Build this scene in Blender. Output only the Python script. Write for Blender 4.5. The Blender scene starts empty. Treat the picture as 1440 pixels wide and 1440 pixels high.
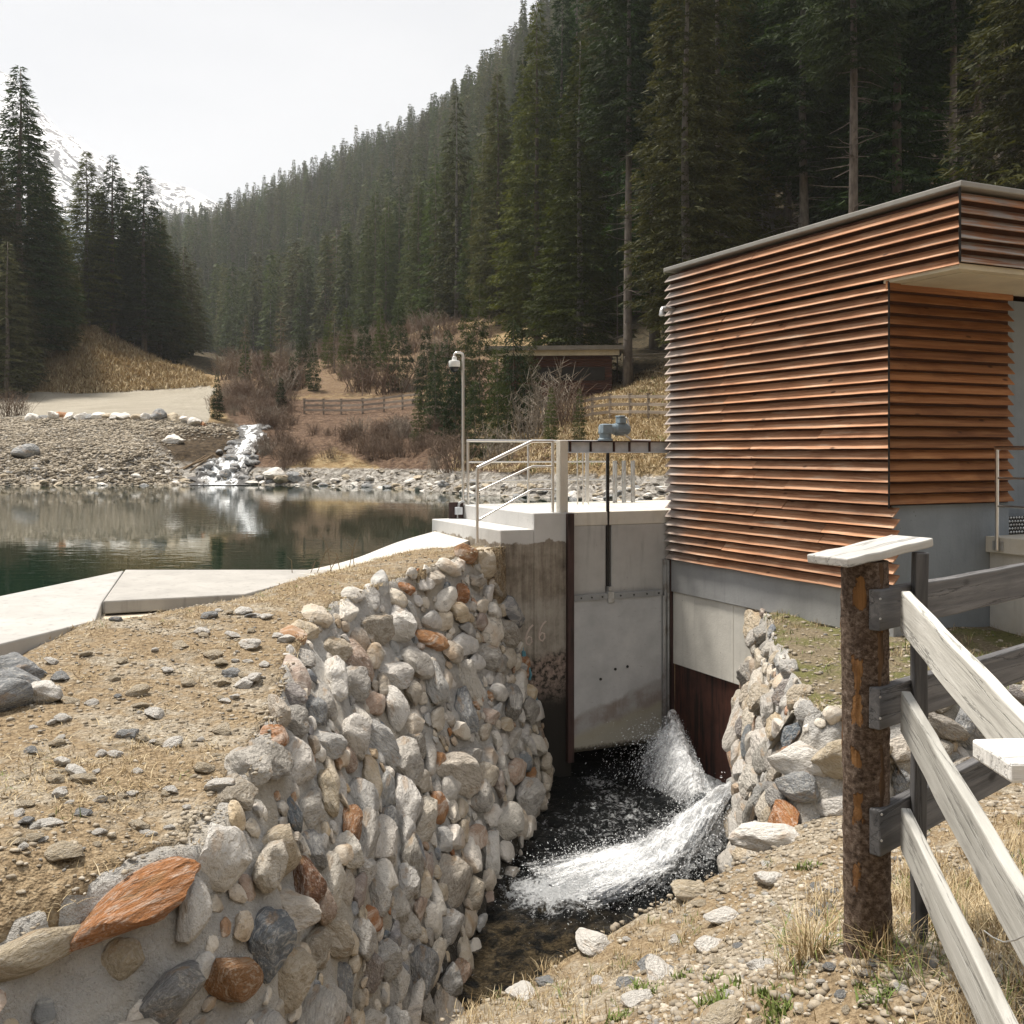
import bpy, bmesh, math, random
import numpy as np
from mathutils import Vector, Matrix, noise as mnoise
rng = np.random.default_rng(7); random.seed(7)
S = bpy.context.scene
COL = S.collection
F = 1440.0; CZ = 4.6
R = math.radians

def P(px, py, d):                      # photo pixel at a depth -> world point
    return (float((px-720)/F*d), float(d), float(CZ-(py-637)/F*d))

# ------------------------------------------------------------------ scene objects
def tag(o, label=None, cat=None, group=None, kind=None):
    if label: o['label'] = label
    if cat: o['category'] = cat
    if group: o['group'] = group
    if kind: o['kind'] = kind
    return o
def thing(name, label, cat, loc=(0,0,0), rotz=0.0, group=None):
    o = bpy.data.objects.new(name, None); COL.objects.link(o)
    o.location = loc; o.rotation_euler = (0,0,rotz); o.empty_display_size = .1
    return tag(o, label, cat, group)
def npmesh(name, V, Fc, mats=(), smooth=False, sharp=None, tone=None, mi=None):
    me = bpy.data.meshes.new(name)
    V = np.asarray(V, dtype=np.float32)
    if isinstance(Fc, np.ndarray):
        n, k = Fc.shape
        me.vertices.add(len(V)); me.vertices.foreach_set('co', V.ravel())
        me.loops.add(n*k); me.loops.foreach_set('vertex_index', Fc.astype(np.int32).ravel())
        me.polygons.add(n); me.polygons.foreach_set('loop_start', (np.arange(n)*k).astype(np.int32))
        me.update(calc_edges=True)
    else:
        me.from_pydata(V.tolist(), [], Fc); me.update()
    for m in mats: me.materials.append(m)
    if mi is not None: me.polygons.foreach_set('material_index', np.asarray(mi, dtype=np.int32))
    if smooth:
        me.polygons.foreach_set('use_smooth', np.ones(len(me.polygons), dtype=bool))
        if sharp: me.set_sharp_from_angle(angle=R(sharp))
    if tone is not None:
        a = me.attributes.new('tone', 'FLOAT', 'FACE'); a.data.foreach_set('value', np.asarray(tone, dtype=np.float32))
    return me
def vattr(me, name, vals):
    a = me.attributes.new(name, 'FLOAT', 'POINT'); a.data.foreach_set('value', np.asarray(vals, dtype=np.float32))
def link(name, me, parent=None, loc=None):
    o = bpy.data.objects.new(name, me); COL.objects.link(o)
    if parent is not None: o.parent = parent
    if loc is not None: o.location = loc
    return o
def dup(root, loc, rotz=0.0, scale=1.0, label=None, group=None):
    r = root.copy(); COL.objects.link(r); r.location = loc; r.rotation_euler = (0,0,rotz)
    r.scale = (scale,)*3 if not hasattr(scale, '__len__') else scale
    if label: r['label'] = label
    if group: r['group'] = group
    for ch in list(root.children):
        c = ch.copy(); COL.objects.link(c); c.parent = r
        for g in ch.children:
            d = g.copy(); COL.objects.link(d); d.parent = c
    return r

class MB:
    """collects shapes; build() links them as one mesh object"""
    def __init__(s): s.v = []; s.f = []; s.t = []; s.m = []
    def add(s, V, Fc, tone=.5, m=0):
        b = len(s.v); s.v += [tuple(map(float, p)) for p in V]
        s.f += [[i+b for i in f] for f in Fc]; s.t += [tone]*len(Fc); s.m += [m]*len(Fc); return s
    def box(s, x0,y0,z0,x1,y1,z1, tone=.5, m=0):
        V = [(x0,y0,z0),(x1,y0,z0),(x1,y1,z0),(x0,y1,z0),(x0,y0,z1),(x1,y0,z1),(x1,y1,z1),(x0,y1,z1)]
        return s.add(V, [[0,3,2,1],[4,5,6,7],[0,1,5,4],[1,2,6,5],[2,3,7,6],[3,0,4,7]], tone, m)
    def beam(s, a, b, w, h, up=(0,0,1), tone=.5, m=0, ext=0.0):    # bar of section w (side) x h (up)
        a = Vector(a); b = Vector(b); d = (b-a).normalized(); u = Vector(up)
        sd = d.cross(u).normalized(); u = sd.cross(d).normalized()
        a = a-d*ext; b = b+d*ext
        V = []
        for p in (a, b):
            for i, j in ((-1,-1),(1,-1),(1,1),(-1,1)): V.append(p+sd*(i*w/2)+u*(j*h/2))
        return s.add(V, [[0,1,2,3],[7,6,5,4],[0,4,5,1],[1,5,6,2],[2,6,7,3],[3,7,4,0]], tone, m)
    def tube(s, pts, r, n=10, tone=.5, m=0, caps=True):
        pts = [Vector(p) for p in pts]; rs = r if hasattr(r, '__len__') else [r]*len(pts)
        V = []; prev = None
        for i, p in enumerate(pts):
            d = (pts[min(i+1, len(pts)-1)]-pts[max(i-1, 0)]).normalized()
            if prev is None:
                a = d.orthogonal().normalized()
            else:
                a = (prev-d*prev.dot(d)).normalized()
            prev = a; b = d.cross(a)
            for k in range(n):
                t = 2*math.pi*k/n; V.append(p+(a*math.cos(t)+b*math.sin(t))*rs[i])
        Fc = [[i*n+k, i*n+(k+1)%n, (i+1)*n+(k+1)%n, (i+1)*n+k] for i in range(len(pts)-1) for k in range(n)]
        if caps: Fc += [list(range(n))[::-1], [(len(pts)-1)*n+k for k in range(n)]]
        return s.add(V, Fc, tone, m)
    def prism(s, poly, z0, z1, tone=.5, m=0):           # horizontal outline (ccw) extruded in z
        n = len(poly); V = [(x,y,z0) for x,y in poly]+[(x,y,z1) for x,y in poly]
        return s.add(V, [list(range(n))[::-1], list(range(n,2*n))]+[[i,(i+1)%n,n+(i+1)%n,n+i] for i in range(n)], tone, m)
    def lathe(s, prof, c=(0,0,0), n=24, tone=.5, m=0):  # profile of (r, z)
        V = [(c[0]+r*math.cos(2*math.pi*k/n), c[1]+r*math.sin(2*math.pi*k/n), c[2]+z) for r, z in prof for k in range(n)]
        Fc = [[i*n+k, i*n+(k+1)%n, (i+1)*n+(k+1)%n, (i+1)*n+k] for i in range(len(prof)-1) for k in range(n)]
        Fc += [list(range(n))[::-1], [(len(prof)-1)*n+k for k in range(n)]]
        return s.add(V, Fc, tone, m)
    def build(s, name, mats, parent=None, smooth=False, sharp=40, bevel=0.0, label=None):
        if not isinstance(mats, (list, tuple)): mats = [mats]
        me = npmesh(name, np.array(s.v), s.f, mats, smooth, sharp if smooth else None, s.t, s.m)
        o = link(name, me, parent)
        if bevel:
            b = o.modifiers.new('bevel', 'BEVEL'); b.width = bevel; b.segments = 2; b.limit_method = 'ANGLE'; b.angle_limit = R(40)
        if label: o['label'] = label
        return o

# ------------------------------------------------------------------ noise in numpy
def vnoise(x, y, seed=0):
    xi = np.floor(x).astype(np.int64); yi = np.floor(y).astype(np.int64); xf = x-xi; yf = y-yi
    def h(a, b):
        n = (a*374761393 + b*668265263 + seed*1442695041) & 0xffffffff
        n = ((n ^ (n >> 13))*1274126177) & 0xffffffff
        return ((n ^ (n >> 16)) & 0xffff)/65535.0
    u = xf*xf*(3-2*xf); v = yf*yf*(3-2*yf)
    return (h(xi,yi)*(1-u)+h(xi+1,yi)*u)*(1-v)+(h(xi,yi+1)*(1-u)+h(xi+1,yi+1)*u)*v
def fbm(x, y, o=4, seed=0):
    x = np.asarray(x, float); y = np.asarray(y, float); s = 0; a = .5; t = 0
    for i in range(o):
        s = s+a*vnoise(x, y, seed+i*17); t += a; a *= .5; x = x*2.03+11.3; y = y*2.03+7.7
    return s/t
def sstep(a, b, x):
    t = np.clip((x-a)/(b-a), 0, 1); return t*t*(3-2*t)
class RBF:
    def __init__(s, pts):
        p = np.array(pts, float); s.p = p[:, :2]; n = len(p)
        A = np.zeros((n+3, n+3)); A[:n,:n] = np.linalg.norm(s.p[:,None]-s.p[None], axis=2)
        A[:n,n] = 1; A[:n,n+1:] = s.p; A[n,:n] = 1; A[n+1:,:n] = s.p.T
        s.w = np.linalg.lstsq(A, np.r_[p[:,2], 0, 0, 0], rcond=None)[0]
    def __call__(s, x, y):
        x = np.asarray(x, float); y = np.asarray(y, float); q = np.stack([x.ravel(), y.ravel()], 1); n = len(s.p); out = np.zeros(len(q))
        for i in range(0, len(q), 20000):
            c = q[i:i+20000]; d = np.linalg.norm(c[:,None]-s.p[None], axis=2)
            out[i:i+20000] = d@s.w[:n]+s.w[n]+c@s.w[n+1:]
        return out.reshape(x.shape)
def sdist(x, y, poly):                 # distance outside a polygon (0 inside), negative inside
    x = np.asarray(x, float); y = np.asarray(y, float)
    poly = np.array(poly, float); d = np.full(x.shape, 1e9); ins = np.zeros(x.shape, bool)
    for i in range(len(poly)):
        a = poly[i]; b = poly[(i+1)%len(poly)]; e = b-a
        t = np.clip(((x-a[0])*e[0]+(y-a[1])*e[1])/(e@e+1e-12), 0, 1)
        d = np.minimum(d, np.hypot(x-a[0]-t*e[0], y-a[1]-t*e[1]))
        c = ((a[1] > y) != (b[1] > y)) & (x < (b[0]-a[0])*(y-a[1])/(b[1]-a[1]+1e-12)+a[0])
        ins ^= c
    return np.where(ins, -d, d)
def gridmesh(name, X, Y, Z, mats, smooth=True):
    n, m = X.shape
    i = np.arange(n*m).reshape(n, m)
    Fc = np.stack([i[:-1,:-1], i[:-1,1:], i[1:,1:], i[1:,:-1]], -1).reshape(-1, 4)
    return npmesh(name, np.stack([X, Y, Z], -1).reshape(-1, 3), Fc, mats, smooth)
def catmull(pts, n):                   # smooth polyline through points, n samples
    p = np.array(pts, float); seg = np.r_[0, np.cumsum(np.linalg.norm(np.diff(p, axis=0), axis=1))]
    P_ = np.vstack([2*p[0]-p[1], p, 2*p[-1]-p[-2]]); out = []
    for s in np.linspace(0, seg[-1], n):
        k = min(np.searchsorted(seg, s, 'right')-1, len(p)-2); t = (s-seg[k])/(seg[k+1]-seg[k]+1e-9)
        a, b, c, d = P_[k:k+4]
        out.append(.5*(2*b+(c-a)*t+(2*a-5*b+4*c-d)*t*t+(3*b-a-3*c+d)*t**3))
    return np.array(out)

# ------------------------------------------------------------------ materials
class NT:
    def __init__(s, name):
        s.m = bpy.data.materials.new(name); s.m.use_nodes = True; s.t = s.m.node_tree; s.t.nodes.clear()
        s.out = s.t.nodes.new('ShaderNodeOutputMaterial'); s.b = s.n('ShaderNodeBsdfPrincipled')
        s.t.links.new(s.b.outputs[0], s.out.inputs[0])
    def n(s, t, ins=None, **kw):
        x = s.t.nodes.new(t)
        for k, v in kw.items(): setattr(x, k, v)
        for k, v in (ins or {}).items(): s.set(x, k, v)
        return x
    def set(s, x, k, v):
        i = x.inputs[k]
        if isinstance(v, bpy.types.NodeSocket): s.t.links.new(v, i)
        elif isinstance(v, bpy.types.Node): s.t.links.new(v.outputs[0], i)
        else:
            if hasattr(v, '__len__') and len(v) == 3 and i.type == 'RGBA': v = (*v, 1)
            i.default_value = v
    def co(s, kind='Object', scale=(1,1,1), rot=(0,0,0)):
        if kind == 'World': o = s.n('ShaderNodeNewGeometry').outputs['Position']
        else: o = s.n('ShaderNodeTexCoord').outputs[kind]
        if tuple(scale) == (1,1,1) and tuple(rot) == (0,0,0): return o
        return s.n('ShaderNodeMapping', {'Vector': o, 'Scale': scale, 'Rotation': rot}).outputs[0]
    def noise(s, co, scale, detail=4, rough=.55, dist=0.0):
        return s.n('ShaderNodeTexNoise', {'Vector': co, 'Scale': scale, 'Detail': detail, 'Roughness': rough, 'Distortion': dist}).outputs['Fac']
    def voro(s, co, scale, feature='F1', out='Distance', rnd=1.0):
        return s.n('ShaderNodeTexVoronoi', {'Vector': co, 'Scale': scale, 'Randomness': rnd}, feature=feature).outputs[out]
    def ramp(s, fac, stops, interp='LINEAR'):
        x = s.n('ShaderNodeValToRGB', {'Fac': fac}); r = x.color_ramp; r.interpolation = interp
        while len(r.elements) < len(stops): r.elements.new(.5)
        for e, (p, c) in zip(r.elements, stops):
            e.position = p; e.color = (*c, 1) if hasattr(c, '__len__') else (c, c, c, 1)
        return x.outputs[0]
    def mix(s, fac, a, b, mode='MIX'):
        x = s.n('ShaderNodeMix', data_type='RGBA', blend_type=mode); x.clamp_factor = True
        s.set(x, 0, fac); s.set(x, 6, a); s.set(x, 7, b); return x.outputs[2]
    def math(s, op, a, b=0.0, c=None, clamp=False):
        x = s.n('ShaderNodeMath', operation=op, use_clamp=clamp); s.set(x, 0, a); s.set(x, 1, b)
        if c is not None: s.set(x, 2, c)
        return x.outputs[0]
    def smooth(s, v, a, b):
        return s.n('ShaderNodeMapRange', {'Value': v, 'From Min': a, 'From Max': b}, interpolation_type='SMOOTHSTEP').outputs[0]
    def attr(s, name): return s.n('ShaderNodeAttribute', attribute_name=name).outputs['Fac']
    def sep(s, v):
        x = s.n('ShaderNodeSeparateXYZ', {0: v}); return x.outputs
    def rnd(s): return s.n('ShaderNodeObjectInfo').outputs['Random']
    def hsv(s, col, h=.5, sat=1.0, v=1.0): return s.n('ShaderNodeHueSaturation', {'Color': col, 'Hue': h, 'Saturation': sat, 'Value': v}).outputs[0]
    def bump(s, h, strength=.5, dist=.02, nrm=None):
        x = s.n('ShaderNodeBump', {'Height': h, 'Strength': strength, 'Distance': dist})
        if nrm is not None: s.set(x, 'Normal', nrm)
        return x.outputs[0]
    def fin(s, col, rough=.8, nrm=None, metal=0.0, spec=None, **kw):
        s.set(s.b, 'Base Color', col); s.set(s.b, 'Roughness', rough); s.set(s.b, 'Metallic', metal)
        if nrm is not None: s.set(s.b, 'Normal', nrm)
        if spec is not None: s.set(s.b, 'Specular IOR Level', spec)
        for k, v in kw.items(): s.set(s.b, k, v)
        return s.m

def m_stone(name, use_attr=False, over=None, dk=.6):
    t = NT(name); co = t.co()
    r = t.attr('tone') if use_attr else t.rnd()
    base = t.ramp(r, [(0,(.54,.52,.49)),(.10,(.40,.375,.34)),(.22,(.70,.66,.59)),(.34,(.47,.39,.28)),(.44,(.24,.245,.25)),(.52,(.52,.44,.34)),(.64,(.64,.61,.57)),
                      (.74,(.33,.335,.33)),(.82,(.60,.48,.32)),(.88,(.15,.185,.22)),(.94,(.42,.31,.24)),(.97,(.34,.18,.08)),(1,(.30,.12,.045))]) if over is None else t.n('ShaderNodeRGB').outputs[0]
    if over is not None: base.default_value = (*over, 1)
    band = t.noise(t.co('Object', (1,1.3,3.4), (.35,.25,0)), 2.4, 7, .68, 1.3); chip = t.voro(t.n('ShaderNodeVectorMath', {0: co, 1: t.n('ShaderNodeTexNoise', {'Vector': co, 'Scale': 3.0, 'Detail': 4}).outputs['Color']}, operation='ADD').outputs[0], 2.6)
    g = t.noise(co, 5, 8, .68); sp = t.noise(co, 38, 3, .6); big = t.noise(co, 1.7, 3, .5)
    c = t.mix(t.smooth(band, .45, .66), base, t.mix(.5, base, (.76,.72,.65), 'MIX'))
    c = t.mix(t.math('MULTIPLY', t.smooth(band, .44, .32), dk), c, (.13,.115,.10))
    c = t.mix(t.math('MULTIPLY', t.smooth(big, .56, .72), .5), c, (.42,.26,.12))
    c = t.mix(t.math('MULTIPLY', t.smooth(sp, .60, .74), dk*.9), c, (.10,.095,.09))
    c = t.mix(t.math('MULTIPLY', t.smooth(g, .60, .78), .55), c, (.72,.69,.63))
    h = t.math('ADD', t.math('ADD', t.math('ADD', t.math('MULTIPLY', g, 1.0), t.math('MULTIPLY', chip, .8)), t.math('MULTIPLY', band, .5)), t.math('MULTIPLY', sp, .25))
    return t.fin(c, t.ramp(g, [(.3,.62),(.7,.9)]), t.bump(h, .85, .05), spec=.3)

def m_mortar():
    t = NT('mortar'); co = t.co('World'); n = t.noise(co, 5, 6, .6); f = t.noise(co, 60, 4, .7); b = t.noise(co, 1.2, 3)
    z = t.sep(co)[2]
    c = t.ramp(n, [(.3,(.48,.46,.43)),(.5,(.62,.60,.565)),(.7,(.74,.72,.68))])
    c = t.mix(t.math('MULTIPLY', t.smooth(b, .45, .65), .7), c, (.56,.49,.38))
    c = t.mix(t.math('MULTIPLY', t.smooth(f, .55, .7), .5), c, (.30,.285,.26))
    wet = t.smooth(t.math('ADD', z, n), 1.45, .75)          # dark algae and wet band along the water line
    c = t.mix(wet, c, (.05,.042,.03))
    pt = t.noise(co, 20, 5, .7); c = t.mix(t.math('MULTIPLY', t.smooth(pt, .56, .68), .4), c, (.42,.395,.355)); c = t.mix(t.math('MULTIPLY', t.smooth(pt, .42, .34), .5), c, (.74,.73,.70))
    return t.fin(c, .9, t.bump(t.math('ADD', t.math('MULTIPLY', pt, 1.4), t.math('ADD', f, t.math('MULTIPLY', n, 2.0))), 1.0, .04))

def m_ground():
    t = NT('gravel_and_dry_turf'); co = t.co('World')
    n = t.noise(co, .9, 5, .6); m = t.noise(co, 4.2, 6, .65); f = t.noise(co, 30, 5, .7)
    v = t.voro(co, 26, 'F1', 'Color'); vd = t.voro(co, 26); v2 = t.voro(co, 70, 'F1', 'Color'); vd2 = t.voro(co, 70)
    bw = t.n('ShaderNodeRGBToBW', {0: v}).outputs[0]; bw2 = t.n('ShaderNodeRGBToBW', {0: v2}).outputs[0]
    grav = t.ramp(bw, [(.15,(.20,.17,.13)),(.4,(.36,.31,.24)),(.6,(.44,.39,.31)),(.85,(.60,.55,.46))])
    grav = t.mix(.5, grav, t.ramp(bw2, [(.2,(.19,.155,.11)),(.5,(.37,.32,.24)),(.8,(.56,.51,.42))]))
    straw = t.ramp(f, [(.3,(.12,.085,.05)),(.5,(.29,.215,.13)),(.7,(.45,.36,.24))])
    soil = t.ramp(f, [(.3,(.12,.09,.055)),(.7,(.30,.235,.15))])
    gm = t.smooth(t.math("ADD", t.math("MULTIPLY", n, .5), t.math("MULTIPLY", m, .5)), .405, .53)
    c = t.mix(gm, grav, straw)
    c = t.mix(t.math('MULTIPLY', t.smooth(m, .44, .32), .85), c, soil)
    h = t.math('ADD', t.math('MULTIPLY', f, .7), t.math('ADD', t.math('MULTIPLY', t.math('SUBTRACT', .6, vd), .7), t.math('MULTIPLY', t.math('SUBTRACT', .6, vd2), .35)))
    return t.fin(c, .95, t.bump(h, .9, .04), spec=.2)

def m_terrace():
    t = NT('terrace_turf'); co = t.co('World'); n = t.noise(co, 2.2, 5, .6); f = t.noise(co, 34, 5, .7)
    c = t.mix(t.smooth(n, .42, .58), t.ramp(f, [(.3,(.10,.08,.05)),(.7,(.34,.28,.19))]), t.ramp(f, [(.3,(.07,.08,.03)),(.7,(.24,.22,.09))]))
    return t.fin(c, .95, t.bump(f, .9, .04), spec=.2)

def m_far():                               # valley ground: dry grass, brown scrub, forest floor and gravel by painted point weights
    t = NT('valley_ground'); co = t.co('World')
    n = t.noise(co, .35, 6, .65); f = t.noise(co, 3.0, 6, .7); st = t.noise(t.co('World', (1,1,3.5)), 1.1, 5, .7, 1.0)
    grass = t.ramp(st, [(.3,(.15,.095,.045)),(.45,(.33,.23,.12)),(.6,(.46,.35,.20)),(.75,(.56,.45,.29))])
    brush = t.ramp(f, [(.3,(.06,.04,.03)),(.5,(.17,.11,.075)),(.7,(.30,.21,.14))])
    flr = t.ramp(f, [(.3,(.03,.028,.018)),(.7,(.13,.10,.06))])
    vb = t.n('ShaderNodeRGBToBW', {0: t.voro(co, 2.6, 'F1', 'Color')}).outputs[0]; vb2 = t.n('ShaderNodeRGBToBW', {0: t.voro(co, 7, 'F1', 'Color')}).outputs[0]
    gravel = t.mix(.55, t.ramp(vb, [(.2,(.16,.145,.125)),(.5,(.33,.305,.27)),(.8,(.58,.55,.50))]), t.ramp(vb2, [(.2,(.14,.125,.105)),(.5,(.36,.33,.29)),(.85,(.66,.63,.58))]))
    road = t.ramp(t.math('ADD', t.math('MULTIPLY', n, .5), t.math('MULTIPLY', f, .5)), [(.35,(.38,.34,.27)),(.65,(.52,.48,.40))])
    peat = t.ramp(f, [(.35,(.035,.026,.018)),(.6,(.13,.095,.06)),(.8,(.30,.26,.20))])
    def w(a): return t.smooth(t.math('ADD', t.attr(a), t.math('MULTIPLY', t.math('SUBTRACT', f, .5), .7)), .35, .65)
    c = t.mix(w('wbrush'), grass, brush); c = t.mix(w('wforest'), c, flr); c = t.mix(w('wgravel'), c, gravel)
    c = t.mix(w('wroad'), c, road); c = t.mix(w('wpeat'), c, peat)
    return t.fin(c, .95, t.bump(t.math('ADD', f, t.math('MULTIPLY', st, .6)), 1.0, .35), spec=.15)

def m_concrete(name, base=(.55,.54,.51), stain=.5, gold=0.0, formlines=True, tint=None):
    t = NT(name); co = t.co(); n = t.noise(co, 1.6, 6, .6); f = t.noise(co, 26, 5, .7); dr = t.noise(t.co('Object', (7,7,.7)), 1.4, 5, .65)
    b = np.array(base)
    c = t.ramp(n, [(.3,tuple(b*.82)),(.55,tuple(b)),(.75,tuple(np.minimum(b*1.12, .85)))])
    c = t.mix(t.math('MULTIPLY', t.smooth(dr, .52, .75), stain), c, tuple(b*.55))
    c = t.mix(t.math('MULTIPLY', t.smooth(f, .6, .75), .35), c, tuple(b*.6))
    pit = t.smooth(t.voro(co, 11), .09, .05)
    c = t.mix(t.math('MULTIPLY', pit, t.smooth(t.noise(co, 3.3), .5, .6)), c, tuple(b*.35))
    if gold: c = t.mix(t.math('MULTIPLY', t.smooth(t.noise(co, .9), .5, .65), gold), c, (.55,.44,.28))
    return t.fin(c, .82, t.bump(t.math('ADD', f, n), .35, .012), spec=.3)

def m_abut():                              # abutment: clean upper pour above older, brown stained concrete with an irregular edge
    t = NT('abutment_concrete'); co = t.co(); z = t.math('ADD', t.sep(co)[2], -CZ); x = t.sep(co)[0]; n = t.noise(co, 1.5, 6, .6); f = t.noise(co, 26, 5, .7)
    dr = t.noise(t.co('Object', (8,8,.6)), 1.3, 6, .7)
    new = t.ramp(n, [(.3,(.52,.515,.50)),(.7,(.66,.65,.63))]); new = t.mix(t.math('MULTIPLY', t.smooth(dr, .55, .75), .5), new, (.36,.35,.33))
    pat = t.math('ADD', t.math('MULTIPLY', dr, .45), t.math('MULTIPLY', t.noise(co, 3.2, 7, .68), .55)); old = t.ramp(pat, [(.36,(.10,.082,.065)),(.47,(.23,.195,.155)),(.56,(.34,.30,.245)),(.7,(.45,.41,.35))])
    old = t.mix(t.math('MULTIPLY', t.smooth(z, -1.9, -2.1), .75), old, t.ramp(pat, [(.36,(.17,.15,.125)),(.5,(.36,.33,.285)),(.7,(.48,.45,.40))]))
    low = t.ramp(t.noise(co, 12, 5, .7), [(.42,(.03,.026,.022)),(.5,(.22,.17,.14)),(.7,(.40,.31,.27))])
    old = t.mix(t.smooth(t.math('ADD', z, t.math('MULTIPLY', n, .5)), -2.45, -2.62), old, low)
    blk = t.smooth(t.math('ADD', z, t.math('MULTIPLY', n, .7)), -2.75, -3.25)
    old = t.mix(blk, old, (.025,.022,.018))
    edge = t.math('ADD', z, t.math('MULTIPLY', t.math('SUBTRACT', t.noise(co, 3.5, 5, .6), .5), .28))
    c = t.mix(t.smooth(edge, -1.22, -1.245), new, old)
    c = t.mix(t.math('MULTIPLY', t.smooth(f, .6, .75), .4), c, (.10,.09,.08))
    return t.fin(c, .85, t.bump(t.math('ADD', f, dr), .4, .015), spec=.3)

def m_gate():                              # gate leaf: pale grey concrete with dabs, rust and lime stains near its lower edge
    t = NT('gate_leaf'); co = t.co(); z = t.math('ADD', t.sep(co)[2], -CZ); x = t.sep(co)[0]; n = t.noise(co, 2.2, 6, .6); f = t.noise(co, 26, 5, .7)
    dab = t.noise(t.co('Object', (4,4,22)), 2.0, 5, .75); dr = t.noise(t.co('Object', (9,9,.6)), 1.3, 6, .7)
    c = t.ramp(n, [(.3,(.40,.405,.41)),(.55,(.50,.505,.51)),(.75,(.58,.58,.575))])
    c = t.mix(t.math('MULTIPLY', t.smooth(dab, .62, .72), .7), c, (.22,.21,.20))
    low = t.math('ADD', z, t.math('ADD', t.math('MULTIPLY', x, -.28), t.math('MULTIPLY', t.math('SUBTRACT', n, .5), .35)))
    band = t.math('MULTIPLY', t.smooth(low, -3.22, -3.32), t.smooth(low, -3.75, -3.5))
    c = t.mix(t.math('MULTIPLY', t.math('MULTIPLY', band, t.smooth(n, .3, .6)), t.math('ADD', .35, t.math('MULTIPLY', dr, .6))), c, (.16,.10,.06))
    c = t.mix(t.math('MULTIPLY', t.smooth(low, -3.5, -3.62), .6), c, (.40,.36,.24))
    c = t.mix(t.smooth(t.math('ADD', z, t.math('MULTIPLY', f, .1)), -4.05, -4.12), c, (.06,.05,.035))
    return t.fin(c, .75, t.bump(t.math('ADD', f, n), .3, .012), spec=.3)

def m_wood(name, cols, axis='y', grey=None, knots=True, tone=True, rough=.7, cracks=False):
    """boards: grain stretched along one object axis, tone per board"""
    t = NT(name); sc = {'x': (.5,9,9), 'y': (9,.5,9), 'z': (9,9,.5)}[axis]
    co = t.co(); tn = t.attr('tone') if tone else t.rnd()
    off = t.n('ShaderNodeCombineXYZ', {0: t.math('MULTIPLY', tn, 37.0), 1: t.math('MULTIPLY', tn, 91.0), 2: t.math('MULTIPLY', tn, 53.0)}).outputs[0]
    mp = t.n('ShaderNodeVectorMath', {0: t.co('Object', sc), 1: off}, operation='ADD').outputs[0]
    g = t.noise(mp, 2.2, 6, .65, .8); fine = t.noise(mp, 14, 4, .7); bl = t.noise(t.n('ShaderNodeVectorMath', {0: co, 1: off}, operation='ADD').outputs[0], 1.6, 4, .6)
    c = t.ramp(g, [(.28, cols[0]), (.5, cols[1]), (.72, cols[2])])
    c = t.mix(t.math('MULTIPLY', t.smooth(fine, .56, .74), .45), c, tuple(np.array(cols[0])*.55))
    c = t.mix(t.math('MULTIPLY', t.smooth(bl, .5, .72), .55), c, cols[0])
    c = t.hsv(c, .5, 1.0, t.math('ADD', .72, t.math('MULTIPLY', tn, .5)))
    if knots:
        kn = t.smooth(t.voro(t.n('ShaderNodeVectorMath', {0: t.co('Object', tuple(np.where(np.array(sc) > 1, 4.5, 2.2))), 1: off}, operation='ADD').outputs[0], 1.0), .13, .05)
        c = t.mix(t.math('MULTIPLY', kn, .8), c, tuple(np.array(cols[0])*.3))
    if cracks:
        ck = t.noise(mp, 1.1, 8, .6, .3); ln = t.math('ABSOLUTE', t.math('SUBTRACT', ck, .5)); c = t.mix(t.math('MULTIPLY', t.smooth(ln, .014, .003), .6), c, tuple(np.array(cols[0])*.25)); g = t.math('SUBTRACT', g, t.math('MULTIPLY', t.smooth(ln, .02, .004), .8))
    if grey is not None:
        c = t.mix(grey(t, co, g, bl), c, t.ramp(g, [(.3,(.17,.155,.145)),(.5,(.33,.31,.29)),(.7,(.50,.475,.45))]))
    return t.fin(c, rough, t.bump(t.math('ADD', g, t.math('MULTIPLY', fine, .5)), .5, .006), spec=.35)

def m_steel(name, col, rough=.32):
    t = NT(name); return t.fin(col, rough, metal=1.0)
def m_metal(name, col, rough=.35, metal=1.0, spots=0.0, scol=(.2,.1,.05)):
    t = NT(name); co = t.co(); n = t.noise(co, 6, 5, .6); f = t.noise(co, 40, 4, .65)
    c = t.mix(t.smooth(n, .4, .7), col, tuple(np.array(col)*.8))
    if spots: c = t.mix(t.math('MULTIPLY', t.smooth(n, .5, .62), spots), c, scol)
    return t.fin(c, t.math('ADD', rough, t.math('MULTIPLY', t.math('SUBTRACT', f, .5), .2)), t.bump(f, .12, .004), metal=metal)
def m_rust(name, a=(.055,.022,.017), b=(.115,.045,.03), c3=(.02,.012,.010)):
    t = NT(name); co = t.co(); n = t.noise(co, 3.5, 6, .65); d = t.noise(t.co('Object', (9,9,.8)), 1.5, 5, .6)
    c = t.mix(t.smooth(d, .45, .65), t.ramp(n, [(.3,a),(.7,b)]), c3)
    return t.fin(c, .6, t.bump(n, .3, .006), metal=.25)
def m_plain(name, col, rough=.6, var=.25, scale=8, spec=.4):
    t = NT(name); co = t.co(); n = t.noise(co, scale, 5, .6)
    return t.fin(t.mix(t.smooth(n, .35, .7), col, tuple(np.array(col)*(1-var))), rough, t.bump(n, .2, .005), spec=spec)

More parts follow.
